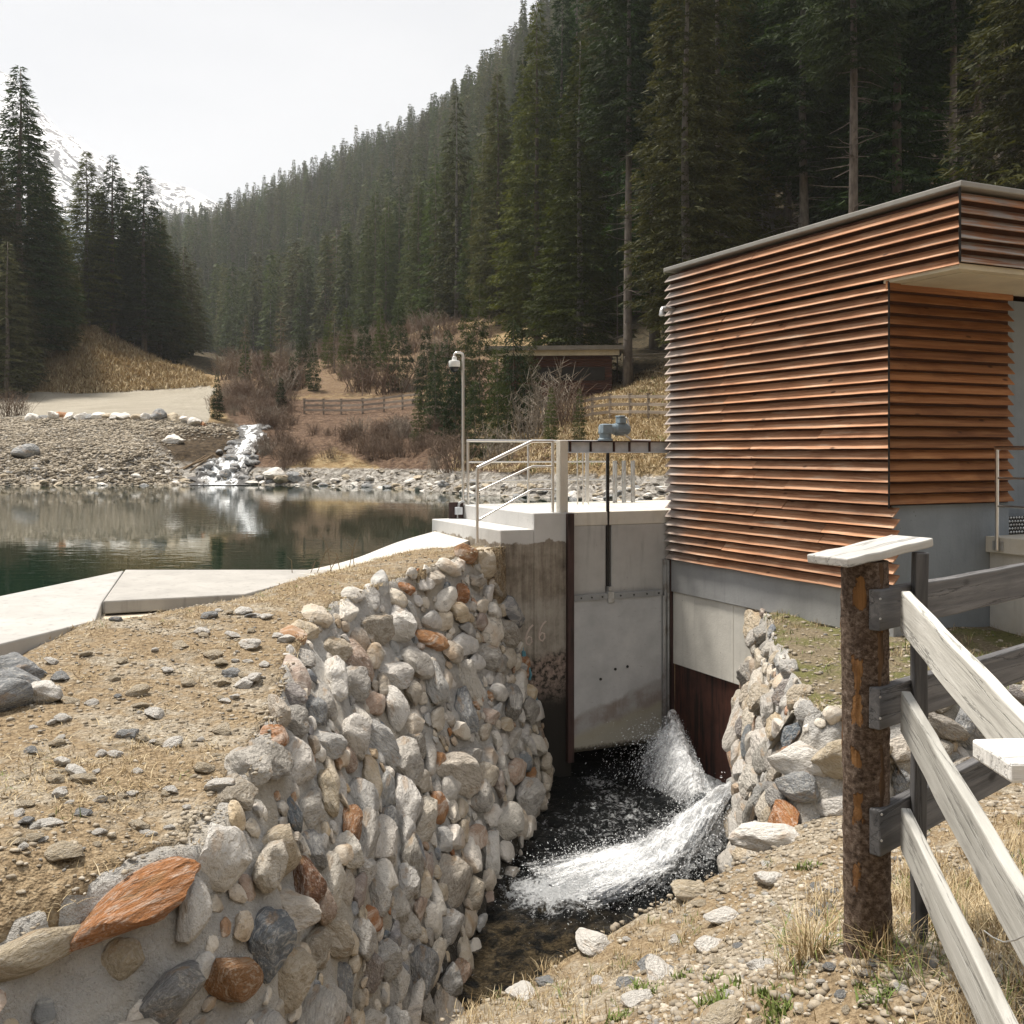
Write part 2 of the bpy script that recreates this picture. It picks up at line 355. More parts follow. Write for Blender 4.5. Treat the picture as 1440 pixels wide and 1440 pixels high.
def m_bark(name, near=False):
    t = NT(name); co = t.co(); 
    if near:
        n = t.noise(t.co('Object', (1,1,.45)), 8, 6, .7); pv = t.voro(t.n('ShaderNodeVectorMath', {0: t.co('Object', (1,1,1.5)), 1: t.n('ShaderNodeVectorMath', {0: t.n('ShaderNodeTexNoise', {'Vector': co, 'Scale': 12.0, 'Detail': 4}).outputs['Color'], 1: (.07,.07,.07)}, operation='MULTIPLY').outputs[0]}, operation='ADD').outputs[0], 46, 'F1', 'Color'); fl = t.math('ADD', t.math('MULTIPLY', t.noise(t.co('Object', (1,1,1.2)), 34, 7, .8), .88), t.math('MULTIPLY', t.n('ShaderNodeRGBToBW', {0: pv}).outputs[0], .12)); pl = t.noise(t.co('Object', (1.6,1.6,.33)), 5.2, 3, .5, .6)
        c = t.ramp(fl, [(.34,(.028,.018,.012)),(.46,(.10,.066,.046)),(.57,(.20,.148,.113)),(.70,(.40,.33,.275))])
        c = t.mix(t.math('MULTIPLY', t.smooth(n, .55, .7), .6), c, (.07,.042,.03))
        s3 = t.sep(co); jig = t.math('MULTIPLY', t.math('SUBTRACT', t.noise(t.co('Object', (1,1,.5)), 17, 5, .65), .5), .85)
        ang = t.math('ARCTAN2', s3[1], s3[0])
        def strip(a0, w, z0, z1):
            da = t.math('ADD', t.math('ABSOLUTE', t.math('SUBTRACT', ang, R(a0))), jig); dz = t.math('ADD', t.math('ABSOLUTE', t.math('SUBTRACT', s3[2], (z0+z1)/2)), t.math('MULTIPLY', jig, .22))
            return t.math('MULTIPLY', t.smooth(da, R(w), R(w)*.8), t.smooth(dz, (z1-z0)/2, (z1-z0)/2-.012))
        peel = strip(-132, 15, .98, 1.25)
        for q in ((-128,13,1.46,1.59),(-134,14,.80,.88),(-132,12,.58,.70),(-140,10,.30,.42),(-75,7,1.35,1.5),(40,22,.5,1.2),(150,16,.7,1.4)): peel = t.math('MAXIMUM', peel, strip(*q))
        dkp = t.math('MAXIMUM', strip(-76, 10, 1.06, 1.36), t.math('MAXIMUM', strip(-70, 9, .62, .92), t.math('MAXIMUM', strip(-66, 14, .03, .17), strip(-72, 9, 1.4, 1.62)))); c = t.mix(dkp, c, t.ramp(t.noise(t.co('Object', (12,12,.8)), 3, 4), [(.35,(.05,.026,.014)),(.7,(.20,.12,.065))]))
        wood = t.ramp(t.noise(t.co('Object', (14,14,.6)), 3, 4), [(.35,(.13,.06,.025)),(.6,(.31,.155,.055)),(.75,(.42,.25,.12))])
        c = t.mix(peel, c, wood)
        h = t.math('SUBTRACT', t.math('ADD', t.math('MULTIPLY', fl, 1.2), n), t.math('MULTIPLY', peel, .9))
        return t.fin(c, .85, t.bump(h, 1.0, .02), spec=.25)
    n = t.noise(t.co('Object', (1,1,.35)), 6, 5, .65); r = t.rnd()
    c = t.mix(r, t.ramp(n, [(.3,(.06,.045,.036)),(.7,(.20,.155,.12))]), t.ramp(n, [(.3,(.11,.10,.09)),(.7,(.30,.28,.255))]))
    return t.fin(c, .9, t.bump(n, .8, .05), spec=.2)

def m_needle(name, dark, mid, lite, hv=.05):
    t = NT(name); co = t.co(); n = t.noise(co, .9, 4, .6); f = t.noise(co, 7, 3, .6); r = t.rnd()
    c = t.ramp(t.math('ADD', t.math('MULTIPLY', n, .6), t.math('MULTIPLY', f, .4)), [(.32,dark),(.5,mid),(.68,lite)])
    c = t.hsv(c, t.math('ADD', .5-hv*.15, t.math('MULTIPLY', r, hv*.8)), t.math('ADD', .95, t.math('MULTIPLY', r, .3)), t.math('ADD', .7, t.math('MULTIPLY', t.math('FRACT', t.math('MULTIPLY', r, 7.3)), .7)))
    m = t.fin(c, .75, spec=.25)
    tr = t.n('ShaderNodeBsdfTranslucent', {'Color': t.hsv(c, .49, 1.15, 1.6)}); mx = t.n('ShaderNodeMixShader', {0: .22, 1: t.b.outputs[0], 2: tr.outputs[0]})
    t.t.links.new(mx.outputs[0], t.out.inputs[0])
    return m
def m_twig(name, a, b):
    t = NT(name); r = t.rnd(); n = t.noise(t.co(), 2.0, 3)
    return t.fin(t.mix(n, t.mix(r, a, b), tuple(np.array(b)*.7)), .85, spec=.2)
def m_blade():
    t = NT('dry_grass'); tn = t.attr('tone')
    c = t.ramp(tn, [(0,(.22,.15,.075)),(.3,(.38,.285,.16)),(.6,(.52,.42,.255)),(.84,(.60,.51,.35)),(.87,(.17,.19,.06)),(1,(.14,.21,.05))])
    return t.fin(c, .8, spec=.25)

def m_pond():
    t = NT('pond_water'); co = t.co('World')
    a = t.noise(t.co('World', (.9,1.5,1)), 2.6, 3, .5, .3); b = t.noise(co, .35, 3, .5)
    patch = t.smooth(t.noise(t.co('World', (.05,.12,1)), 1.0, 3), .42, .6)
    h = t.math('ADD', t.math('MULTIPLY', a, t.math('ADD', .35, patch)), t.math('MULTIPLY', b, .25))
    return t.fin((.006,.021,.012), .015, t.bump(h, .045, .05), **{'IOR': 1.33})
def m_stream():
    t = NT('stream_water'); co = t.co('World')
    fo = t.attr('foam'); a = t.noise(t.co('World', (1,.7,1)), 9, 6, .72, .9); b = t.noise(co, 30, 4, .75, .4); w = t.noise(co, 5, 5, .65, .5)
    k = t.math('ADD', fo, t.math('ADD', t.math('MULTIPLY', t.math('SUBTRACT', a, .5), 1.5), t.math('MULTIPLY', t.math('SUBTRACT', b, .5), .9)))
    fm = t.smooth(k, .42, .72); bed = t.attr('bed')
    glint = t.noise(co, 24, 5, .8, .2)
    dk = t.mix(t.math('MULTIPLY', bed, t.smooth(w, .40, .6)), (.012,.014,.015), t.ramp(b, [(.35,(.035,.028,.018)),(.7,(.24,.185,.11))]))
    c = t.mix(fm, dk, (.90,.93,.96))
    return t.fin(c, t.mix(fm, (.06,.06,.06), (.6,.6,.6)), t.bump(t.math('ADD', t.math('ADD', a, t.math('MULTIPLY', glint, 1.3)), t.math('MULTIPLY', fm, .6)), 1.0, .11), **{'IOR': 1.33})
def m_foam(name='white_water'):
    t = NT(name); co = t.co('World'); n = t.noise(co, 14, 5, .7)
    return t.fin(t.mix(t.smooth(n, .35, .6), (.82,.87,.92), (.95,.96,.97)), .45, t.bump(n, .6, .04))
def m_sheet():                             # thin torn sheets of white water, streaked along the flight
    t = NT('water_sheet'); v = t.n('ShaderNodeCombineXYZ', {0: t.math('MULTIPLY', t.attr('su'), 9.0), 1: t.math('MULTIPLY', t.attr('st'), 2.2), 2: t.math('MULTIPLY', t.attr('lay'), 3.7)}).outputs[0]
    n = t.noise(v, 3.2, 7, .72, .5); f = t.noise(t.co('World'), 22, 5, .75)
    k = t.math('ADD', t.math('ADD', t.math('MULTIPLY', n, .75), t.math('MULTIPLY', f, .45)), t.attr('bias'))
    t.fin((.95,.97,.99), .35, t.bump(f, .6, .03)); tr = t.n('ShaderNodeBsdfTransparent'); mx = t.n('ShaderNodeMixShader', {0: t.smooth(k, .50, .86), 1: tr.outputs[0], 2: t.b.outputs[0]})
    t.t.links.new(mx.outputs[0], t.out.inputs[0]); return t.m
def m_brook():
    t = NT('brook_water'); co = t.co('World'); n = t.noise(co, 1.4, 6, .7, .6); f = t.noise(co, 3.5, 4, .7)
    st = t.noise(t.co('World', (2.2,.5,.5), (0,0,-.25)), 1.6, 5, .7, .4); k = t.smooth(t.math('ADD', t.math('ADD', t.math('MULTIPLY', n, .35), t.math('MULTIPLY', st, .65)), t.math('MULTIPLY', t.attr('edge'), -.22)), .435, .525)
    return t.fin(t.mix(k, (.05,.045,.04), (.82,.85,.87)), .4, t.bump(t.math('ADD', n, f), .45, .12))
def m_snow():
    t = NT('snow_and_rock'); co = t.co('World'); n = t.noise(t.co('World', (1,1,.55), (0,.5,0)), .05, 8, .68, .4); z = t.sep(co)[2]
    f = t.noise(co, .16, 6, .7); low = t.smooth(z, 360.0, 200.0)
    k = t.math('SUBTRACT', t.math('ADD', t.math('MULTIPLY', n, .6), t.math('MULTIPLY', f, .4)), t.math('MULTIPLY', low, .07))
    rock = t.mix(low, (.19,.185,.19), (.09,.12,.135))
    return t.fin(t.mix(t.smooth(k, .485, .465), (.93,.93,.94), rock), .9, spec=.1)
HAZE = 0.00022
# ================================================================== camera, sky, sun
cam = bpy.data.cameras.new('camera'); cam.lens = 36; cam.sensor_width = 36; cam.sensor_fit = 'HORIZONTAL'
cam.shift_y = -83/1440; cam.clip_end = 20000; cam.clip_start = .05
co_ = bpy.data.objects.new('camera', cam); COL.objects.link(co_); co_.location = (0,0,CZ); co_.rotation_euler = (R(90),0,0); S.camera = co_
SUN = Vector((-.31,.19,.93)).normalized()
W = bpy.data.worlds.new('World'); S.world = W; W.use_nodes = True; wt = W.node_tree; wt.nodes.clear()
sky = wt.nodes.new('ShaderNodeTexSky'); sky.sky_type = 'NISHITA'; sky.sun_disc = False
sky.sun_elevation = math.asin(SUN.z); sky.sun_rotation = math.atan2(SUN.x, SUN.y); sky.dust_density = 6; sky.altitude = 1500
mx = wt.nodes.new('ShaderNodeMix'); mx.data_type = 'RGBA'; mx.inputs[0].default_value = .86; mx.inputs[7].default_value = (6.5,6.42,6.32,1)   # a high bright cloud veil over the blue
bg = wt.nodes.new('ShaderNodeBackground'); bg.inputs[1].default_value = .1; wo = wt.nodes.new('ShaderNodeOutputWorld')
tc_ = wt.nodes.new('ShaderNodeTexCoord'); mp_ = wt.nodes.new('ShaderNodeMapping'); mp_.inputs['Scale'].default_value = (1,1,2.6); cn_ = wt.nodes.new('ShaderNodeTexNoise'); cn_.inputs['Scale'].default_value = 1.7; cn_.inputs['Detail'].default_value = 5
cr_ = wt.nodes.new('ShaderNodeValToRGB'); cr_.color_ramp.elements[0].position = .35; cr_.color_ramp.elements[0].color = (5.7,5.72,5.76,1); cr_.color_ramp.elements[1].position = .65; cr_.color_ramp.elements[1].color = (6.9,6.8,6.7,1)
wt.links.new(tc_.outputs['Generated'], mp_.inputs[0]); wt.links.new(mp_.outputs[0], cn_.inputs['Vector']); wt.links.new(cn_.outputs['Fac'], cr_.inputs[0]); wt.links.new(cr_.outputs[0], mx.inputs[7])
wt.links.new(sky.outputs[0], mx.inputs[6]); wt.links.new(mx.outputs[2], bg.inputs[0]); wt.links.new(bg.outputs[0], wo.inputs[0])
sl = bpy.data.lights.new('sun', 'SUN'); sl.energy = 4.5; sl.angle = R(10); sl.color = (1.0,.93,.83)
so = bpy.data.objects.new('sun', sl); COL.objects.link(so); so.rotation_euler = SUN.to_track_quat('Z', 'Y').to_euler(); so.location = (0,0,60)
S.view_settings.view_transform = 'Standard'; S.view_settings.look = 'None'; S.view_settings.exposure = 0.5; S.view_settings.gamma = 1
S.render.engine = 'CYCLES'; S.cycles.use_denoising = True; S.cycles.max_bounces = 6; S.cycles.diffuse_bounces = 3; S.cycles.transparent_max_bounces = 8
S.cycles.volume_bounces = 1; S.cycles.caustics_reflective = False; S.cycles.caustics_refractive = False

# ================================================================== materials in use
M = dict(
 ground=m_ground(), terrace=m_terrace(), far=m_far(), mortar=m_mortar(), stone=m_stone('wall_stone'), stone_mass=m_stone('wall_stone_mass', True),
 rust_stone=m_stone('rusty_stone', over=(.40,.17,.06)), dark_rust_stone=m_stone('dark_rusty_stone', over=(.17,.075,.035)), pale_stone=m_stone('pale_stone', over=(.76,.73,.68), dk=.2), grey_stone=m_stone('grey_stone', over=(.26,.27,.28)),
 tan_stone=m_stone('tan_stone', over=(.50,.42,.30), dk=.35), conc=m_concrete('pale_concrete', (.60,.585,.55), .35, .25), conc_grey=m_concrete('grey_concrete', (.33,.335,.335), .3),
 conc_blue=m_concrete('bluish_concrete', (.25,.28,.31), .25), conc_step=m_concrete('step_concrete', (.68,.65,.58), .3, .2), slab=m_concrete('slab_concrete', (.44,.43,.41), .8), slab_old=m_concrete('old_slab_concrete', (.40,.385,.36), .7), slab_sand=m_concrete('sandy_slab_concrete', (.62,.54,.42), .3),
 breast=m_concrete('breast_wall_concrete', (.50,.49,.47), .45), panel=m_concrete('white_panel', (.68,.66,.60), .3), abut=m_abut(), gate=m_gate(), steel=m_steel('stainless_steel', (.74,.72,.69)), galv=m_metal('galvanised_steel', (.55,.56,.56), .5, .8, .35, (.30,.22,.16)),
 paint=m_plain('grey_paint', (.66,.69,.72), .5, .2), rust=m_rust('rusty_steel'), brown=m_rust('brown_steel', (.045,.022,.02), (.085,.045,.038), (.02,.012,.01)), blue=m_plain('blue_grey_enamel', (.25,.32,.37), .4, .2, 14), black=m_plain('black_grease_and_shade', (.02,.018,.016), .45), sheet=m_sheet(), dark=m_plain('dark_backing', (.075,.030,.016), .9),
 white=m_plain('white_plastic', (.78,.78,.76), .4, .06), dome=m_plain('smoked_dome', (.03,.03,.035), .1, .1), trim=m_plain('roof_trim', (.29,.28,.255), .5, .1), soffit=m_concrete('soffit_board', (.56,.50,.38), .15), pink=m_plain('pale_chalk', (.62,.52,.46), .9), blu=m_plain('blue_spray', (.12,.32,.42), .8),
 bark=m_bark('conifer_bark'), postbark=m_bark('log_bark', True), blade=m_blade(), pond=m_pond(), stream=m_stream(), foam=m_foam(), brook=m_brook(), snow=m_snow(),
 needle=m_needle('spruce_needles', (.012,.018,.008), (.028,.043,.015), (.062,.080,.026)), needle_sunlit=m_needle('sunlight_tinted_needles', (.020,.022,.009), (.056,.062,.019), (.125,.125,.036)),  # the second set is spruce needles with yellow sunlight painted in
 larch=m_twig('larch_twigs', (.30,.22,.14), (.22,.16,.10)), twig=m_twig('red_brown_twigs', (.15,.10,.075), (.23,.17,.125)), needle_far=m_needle('hazy_hill_needles', (.028,.031,.015), (.066,.070,.030), (.13,.13,.054), .10), needle_young=m_needle('young_needles', (.020,.026,.010), (.050,.062,.020), (.11,.12,.04)), twig_pale=m_twig('pale_twigs', (.36,.31,.26), (.28,.24,.19)),  # olive hillside needles, made paler in colour to stand for haze
 hut=m_wood('hut_boards', [(.04,.017,.012),(.085,.034,.022),(.14,.058,.038)], 'x'), hut_roof=m_concrete('hut_roof_edge', (.26,.24,.21), .4),
)
def grey_left(t, co, g, bl):                # weathered grey towards the far end and low rows
    s = t.sep(co); e = t.smooth(t.math('ADD', s[1], t.math('MULTIPLY', bl, 1.2)), 3.9, 5.1)
    return t.math('MULTIPLY', t.math('ADD', t.math('MULTIPLY', e, .8), t.math('MULTIPLY', t.smooth(g, .5, .8), .2), clamp=True), 1.0, clamp=True)
def grey_fascia(t, co, g, bl): return t.math('MULTIPLY', t.smooth(t.math('ADD', g, t.math('MULTIPLY', t.math('SUBTRACT', bl, .5), .8)), .38, .62), .85)
def grey_all(t, co, g, bl): return t.math('ADD', .55, t.math('MULTIPLY', bl, .5), clamp=True)
WC = [(.20,.08,.037),(.44,.22,.115),(.66,.45,.30)]
M['clad'] = m_wood('larch_cladding', WC, 'y', grey_left)
M['clad_front'] = m_wood('larch_cladding_sheltered', [(.17,.062,.024),(.35,.148,.054),(.47,.24,.105)], 'x')
M['clad_fascia'] = m_wood('larch_cladding_silvered', WC, 'x', grey_fascia)
M['rail'] = m_wood('silvered_sunlit_rail', [(.33,.32,.29),(.52,.51,.47),(.66,.65,.61)], 'x', tone=False, cracks=True)  # sunlit copy of the fence boards, the light put into the pale colour
M['rail_shaded'] = m_wood('shaded_rail', [(.055,.055,.058),(.11,.108,.11),(.19,.185,.185)], 'x', tone=False, cracks=True)  # shaded copy of the same boards, their backlit side painted dark
M['cap'] = m_wood('bleached_cap', [(.46,.45,.43),(.64,.63,.60),(.76,.75,.72)], 'x', tone=False, cracks=True)
M['old_rail'] = m_wood('old_fence_board', [(.22,.18,.14),(.38,.32,.26),(.50,.43,.36)], 'x', tone=False)

# ================================================================== ground models (heights relative to the camera height)
def PZ(px, py, z): d = -z*F/(py-637); return (float((px-720)/F*d), float(d), z)
def PR(px, py, d): x, y, z = P(px, py, d); return (x, y, z-CZ)
T = [(-.13,13.85,-1.28),(-.75,12.6,-1.32),(-1.35,11.2,-1.40),(-1.85,9.3,-1.50),(-1.74,8.0,-1.62),(-1.58,6.94,-1.75),(-1.52,5.9,-1.83),(-1.52,5.04,-1.90),(-2.05,4.1,-2.0),(-2.6,3.0,-2.05),(-3.0,1.5,-2.1),(-3.2,-1.5,-2.1)]
B = [(.74,14.5,-4.75),(.5,13.5,-4.75),(.28,12.2,-4.75),(-.1,10.5,-4.75),(-.38,8.8,-4.75),(-.60,7.7,-4.75),(-.78,6.6,-4.75),(-.95,5.4,-4.75),(-1.1,4.0,-4.75),(-1.4,2.5,-4.75),(-1.8,0.5,-4.75),(-2.0,-1.5,-4.75)]
hL0 = RBF([t for t in T]+[PR(0,1000,6.5),PR(0,1200,4.4),PR(200,1000,6.7),PR(300,900,8.6),PR(440,812,11.3),PR(600,777,13.2),PR(140,874,8.7),PR(30,932,7.4),PR(330,852,9.6),PR(520,794,12.5),
  (-1.5,15.6,-1.5),(-2.1,14.1,-1.56),(-2.7,12.8,-1.62),(-3.5,11.5,-1.78),(-4.4,9.6,-1.82),(-4.5,8.0,-1.85),(-6,7.6,-2.3),(-8,6,-2.4),(-6,4,-2.0),(-12,8,-2.6),(-12,2,-2.2),(-5,0,-1.95),(-8,-2,-2.0),
  (-4.6,14.2,-3.2),(-8,12.6,-3.2),(-12,11.8,-3.2),(-2.7,15.6,-3),(-14,17,-3.6),(-1.8,17.2,-3)])
def hL(x, y):
    n = fbm(np.asarray(x)*1.7, np.asarray(y)*1.7, 4, 3)-.5; m = fbm(np.asarray(x)*9, np.asarray(y)*9, 3, 5)-.5
    return hL0(x, y)+n*.10+m*.035
polyL = [(x-.07, y) for x, y, z in T]+[(-3.2,-4),(-20,-4),(-20,20),(-1,20),(-.3,14.2)]
hR0 = RBF([PR(1215,1332,4.2),PR(1300,1440,3.7),PR(900,1440,4.9),PR(720,1400,6.6),PR(850,1330,6.9),PR(960,1260,7.4),PR(1050,1216,7.6),PR(1110,1192,7.75),PR(1180,1170,7.75),PR(1330,1140,7.6),PR(1440,1200,6.0),PR(1000,1350,5.9),
  (0,0,-1.7),(3,-2,-1.7),(3,2,-1.95),(6,3,-2.2),(6,7,-2.65),(12,4,-2.3),(10,10,-2.8),(.6,3,-2.35),(-.3,5,-3.0),(-.3,2,-2.5),(-.3,-2,-2.3),(5.4,9.4,-2.9)])
polyR = [(-.45,-4),(-.45,5),(-.25,6.3),(0,6.6),(.62,6.9),(1.23,7.4),(1.74,7.62),(2.12,7.8),(2.5,8.5),(5.4,9.9),(14,14),(14,-4)]
def hR(x, y):
    n = fbm(np.asarray(x)*1.6+9, np.asarray(y)*1.6, 4, 13)-.5; m = fbm(np.asarray(x)*8, np.asarray(y)*8, 3, 15)-.5
    return hR0(x, y)+n*.12+m*.045
hT0 = RBF([(2.55,8.75,-2.22),(2.8,10,-2.16),(3.0,11.3,-2.1),(3.2,12.9,-2.02),(4.2,11.2,-1.98),(4.9,9.8,-2.2),(8,11.2,-2.2),(6,11.6,-2.0),(3.9,10.3,-2.06)])
def hT(x, y): return hT0(x, y)+(fbm(np.asarray(x)*2, np.asarray(y)*2, 4, 23)-.5)*.12
def ray(px, py, h, d0=1.5, d1=25, n=900):   # where a photo pixel meets a ground model
    d = np.linspace(d0, d1, n); x = (px-720)/F*d; z = -(py-637)/F*d
    hit = np.nonzero(z <= h(x, d))[0]
    if len(hit) == 0: return None
    i = hit[0]; return float(x[i]), float(d[i])

def ground_patch(name, x0, x1, y0, y1, res, h, poly, steep, mat, floor=-5.3, jag=.0):
    xs = np.arange(x0, x1+res, res); ys = np.arange(y0, y1+res, res); X, Y = np.meshgrid(xs, ys)
    Z = h(X, Y); D = sdist(X, Y, poly)-.06-(fbm(X*2.3, Y*2.3, 3, 25)-.45)*jag; Z = np.maximum(Z-np.maximum(D, 0)*steep, floor)
    o = link(name, gridmesh(name, X, Y, Z+CZ, [mat])); tag(o, kind='structure'); return o
tag(ground_patch('ground_left_bank', -15, .3, -3, 17.2, .07, hL, polyL, 40, M['ground'], jag=.26), 'gravelly left bank with dry turf above the stone wall')
tag(ground_patch('ground_right_bank', -.9, 13, -3, 11, .06, hR, polyR, 2.2, M['ground']), 'stony right bank with dry grass around the bark post')
polyT = [(2.68,8.88),(2.83,10),(3.03,11.3),(3.2,12.6),(3.3,13.4),(4.5,13.4),(14,16),(14,14),(8,11.25),(4.9,9.85),(2.9,8.85)]
tag(ground_patch('ground_terrace', 2.2, 13, 8.4, 15, .07, hT, polyT, 40, M['terrace'], -5.3, jag=.2), 'small turf terrace between the right stone wall and the timber building')
bm_ = MB().box(-60,-40,-1.5,60,16,-.8); tag(bm_.build('ground', M['ground']), 'bed below everything', kind='structure')

# ------------------------------------------------------------------ stream water in the channel
xs = np.arange(-3.2, 3.6, .045); ys = np.arange(-3, 17, .045); X, Y = np.meshgrid(xs, ys)
def pathd(X, Y, pts):
    d = np.full(X.shape, 1e9); t_ = np.zeros(X.shape); n = len(pts)-1
    for i in range(n):
        a = np.array(pts[i]); b = np.array(pts[i+1]); e = b-a
        t = np.clip(((X-a[0])*e[0]+(Y-a[1])*e[1])/(e@e), 0, 1); dd = np.hypot(X-a[0]-t*e[0], Y-a[1]-t*e[1])
        t_ = np.where(dd < d, (i+t)/n, t_); d = np.minimum(d, dd)
    return d, t_
d1, t1 = pathd(X, Y, [(2.6,12.1),(2.05,11.5),(1.45,11.0),(.85,10.65),(.45,10.45)])
f1 = np.clip(1.25-d1/(.30+.42*t1), -.6, 1.1)*(1-.15*t1)
d2, t2 = pathd(X, Y, [(2.5,14.4),(2.62,13.4),(2.4,12.4),(2.05,11.6)])
f2 = np.clip(1.2-d2/.5, -.6, 1.05)
d3, t3 = pathd(X, Y, [(1.1,14.1),(1.4,13.2),(1.7,12.4)]); f3 = np.clip(.52-d3/1.2, -.6, .5)
foam = np.maximum(np.maximum(f1, f2), f3)
foam = np.maximum(foam, .50-np.abs(Y-12.4)*.11-np.abs(X-1.5)*.14); foam = np.maximum(foam, .15)  # the overall floor paints white specks as glints on the ripples
bed = sstep(11.0, 9.4, Y+X*.5)
Zw = .1+(fbm(X*3.5, Y*3, 4, 31)-.5)*.10+(fbm(X*9, Y*8, 3, 33)-.5)*.05+np.clip(foam, 0, 1)*((fbm(X*4, Y*4, 4, 35)-.35)*.34)
Zw += np.where(d1 < .5, np.clip(1-t1*1.6, 0, 1)*np.clip(1-d1/.32, 0, 1)*.42, 0)
me = gridmesh('stream_water', X, Y, Zw, [M['stream']]); vattr(me, 'foam', foam.ravel()); vattr(me, 'bed', bed.ravel())
tag(link('stream_water', me), 'dark turbulent stream water with white foam below the sluice gate', kind='structure')

# ================================================================== retaining walls
def cat_u(pts, n):
    p = np.array(pts, float); q = np.vstack([2*p[0]-p[1], p, 2*p[-1]-p[-2]]); out = []
    for s in np.linspace(0, len(p)-1-1e-6, n):
        k = int(s); t = s-k; a, b, c, d = q[k:k+4]
        out.append(.5*(2*b+(c-a)*t+(2*a-5*b+4*c-d)*t*t+(3*b-a-3*c+d)*t**3))
    return np.array(out)
class Loft:
    """wall face between an upper and a lower line; flip turns the outward side"""
    def __init__(s, top, bot, n, m, bulge, amp, seed, side=1, h=None):
        t = cat_u(top, n); b = cat_u(bot, n); s.h = h
        if h is not None: t[:,2] = h(t[:,0], t[:,1])-.012
        w = np.linspace(0, 1, m)[None,:,None]
        s.Pt = t[:,None]*(1-w)+b[:,None]*w
        s.flip = 1; N = s.normals()
        if N[n//3, m//2, 0]*side < 0: s.flip = -1; N = -N
        i, j = np.meshgrid(np.arange(n), np.arange(m), indexing='ij')
        off = bulge*np.sin(np.pi*j/(m-1))+amp*(fbm(i*.13, j*.16, 4, seed)-.5)*2*np.minimum(1, j/3)
        s.Pt = s.Pt+N*off[...,None]; s.N = s.normals()
    def normals(s):
        a = np.gradient(s.Pt, axis=0); b = np.gradient(s.Pt, axis=1); n = np.cross(a, b)*s.flip
        return n/(np.linalg.norm(n, axis=-1, keepdims=True)+1e-9)
    def mesh(s, name, mats, rim):
        Pm = s.Pt.copy(); Pm[...,2] += CZ
        inw = -s.N[:,4].copy(); inw[:,2] = 0; inw /= np.linalg.norm(inw, axis=1, keepdims=True)+1e-9; rows = []
        for q, dz in ((.75,-.5),(.5,-.10),(.3,-.05),(.15,-.025),(.06,-.015)):
            r = s.Pt[:,0]+inw*q; r[:,2] = s.h(r[:,0], r[:,1])+dz+CZ; rows.append(r)
        G = np.concatenate([np.stack(rows, 1), Pm], axis=1)
        return gridmesh(name, G[...,0], G[...,1], G[...,2], mats)
_ico = {}
def ico(sub):
    if sub not in _ico:
        b = bmesh.new(); bmesh.ops.create_icosphere(b, subdivisions=sub, radius=1); b.verts.ensure_lookup_table()
        _ico[sub] = (np.array([v.co[:] for v in b.verts]), np.array([[v.index for v in f.verts] for f in b.faces])); b.free()
    return _ico[sub]
def rock(seed, sub=4, cuts=7, rough=.07, sph=.35):
    g = np.random.default_rng(seed); V, Fc = ico(sub); V = V.copy()
    for k in range(cuts):
        n = g.normal(size=3); n /= np.linalg.norm(n); c = g.uniform(.52,.84)
        d = V@n; V -= np.maximum(d-c, 0)[:,None]*n*(1-sph*.45)
    o = g.uniform(0, 50, 3)
    a = np.array([mnoise.fractal(Vector(v*1.5+o), 1.0, 2.0, 5) for v in V]); b = np.array([mnoise.noise(Vector(v*np.array([2,2,7.])+o)) for v in V])
    return V*(1+a*rough*1.6+b*rough*.55)[:,None], Fc
ROCKS = [npmesh('stone', *rock(100+i, 4, int(rng.integers(9,16)), rng.uniform(.05,.10)), [M['stone']], True, 32) for i in range(18)]
ROCKS_LO = [rock(300+i, 2, 8, .08) for i in range(12)]
ROCKS_MID = [rock(340+i, 3, 8, .08) for i in range(10)]
def frame_of(n, spin, along=None):
    n = Vector(n).normalized(); a = Vector(along) if along is not None else Vector((0,0,1)).cross(n)
    a = (a-n*a.dot(n)); a = a.normalized() if a.length > 1e-4 else n.orthogonal()
    b = n.cross(a); c, s_ = math.cos(spin), math.sin(spin)
    x = a*c+b*s_; y = n.cross(x)
    return Matrix((x, y, n)).transposed()
def in_view(p, m=60):
    if p[1] < .5: return None
    x = 720+p[0]/p[1]*F; y = 637-p[2]/p[1]*F
    return (x, y) if -m < x < 1440+m and -m < y < 1440+m else None
def cen_near(got, p, r): return any(np.linalg.norm(g[0]-p) < .8*(g[2]*g[4]**.5+r) for g in got)
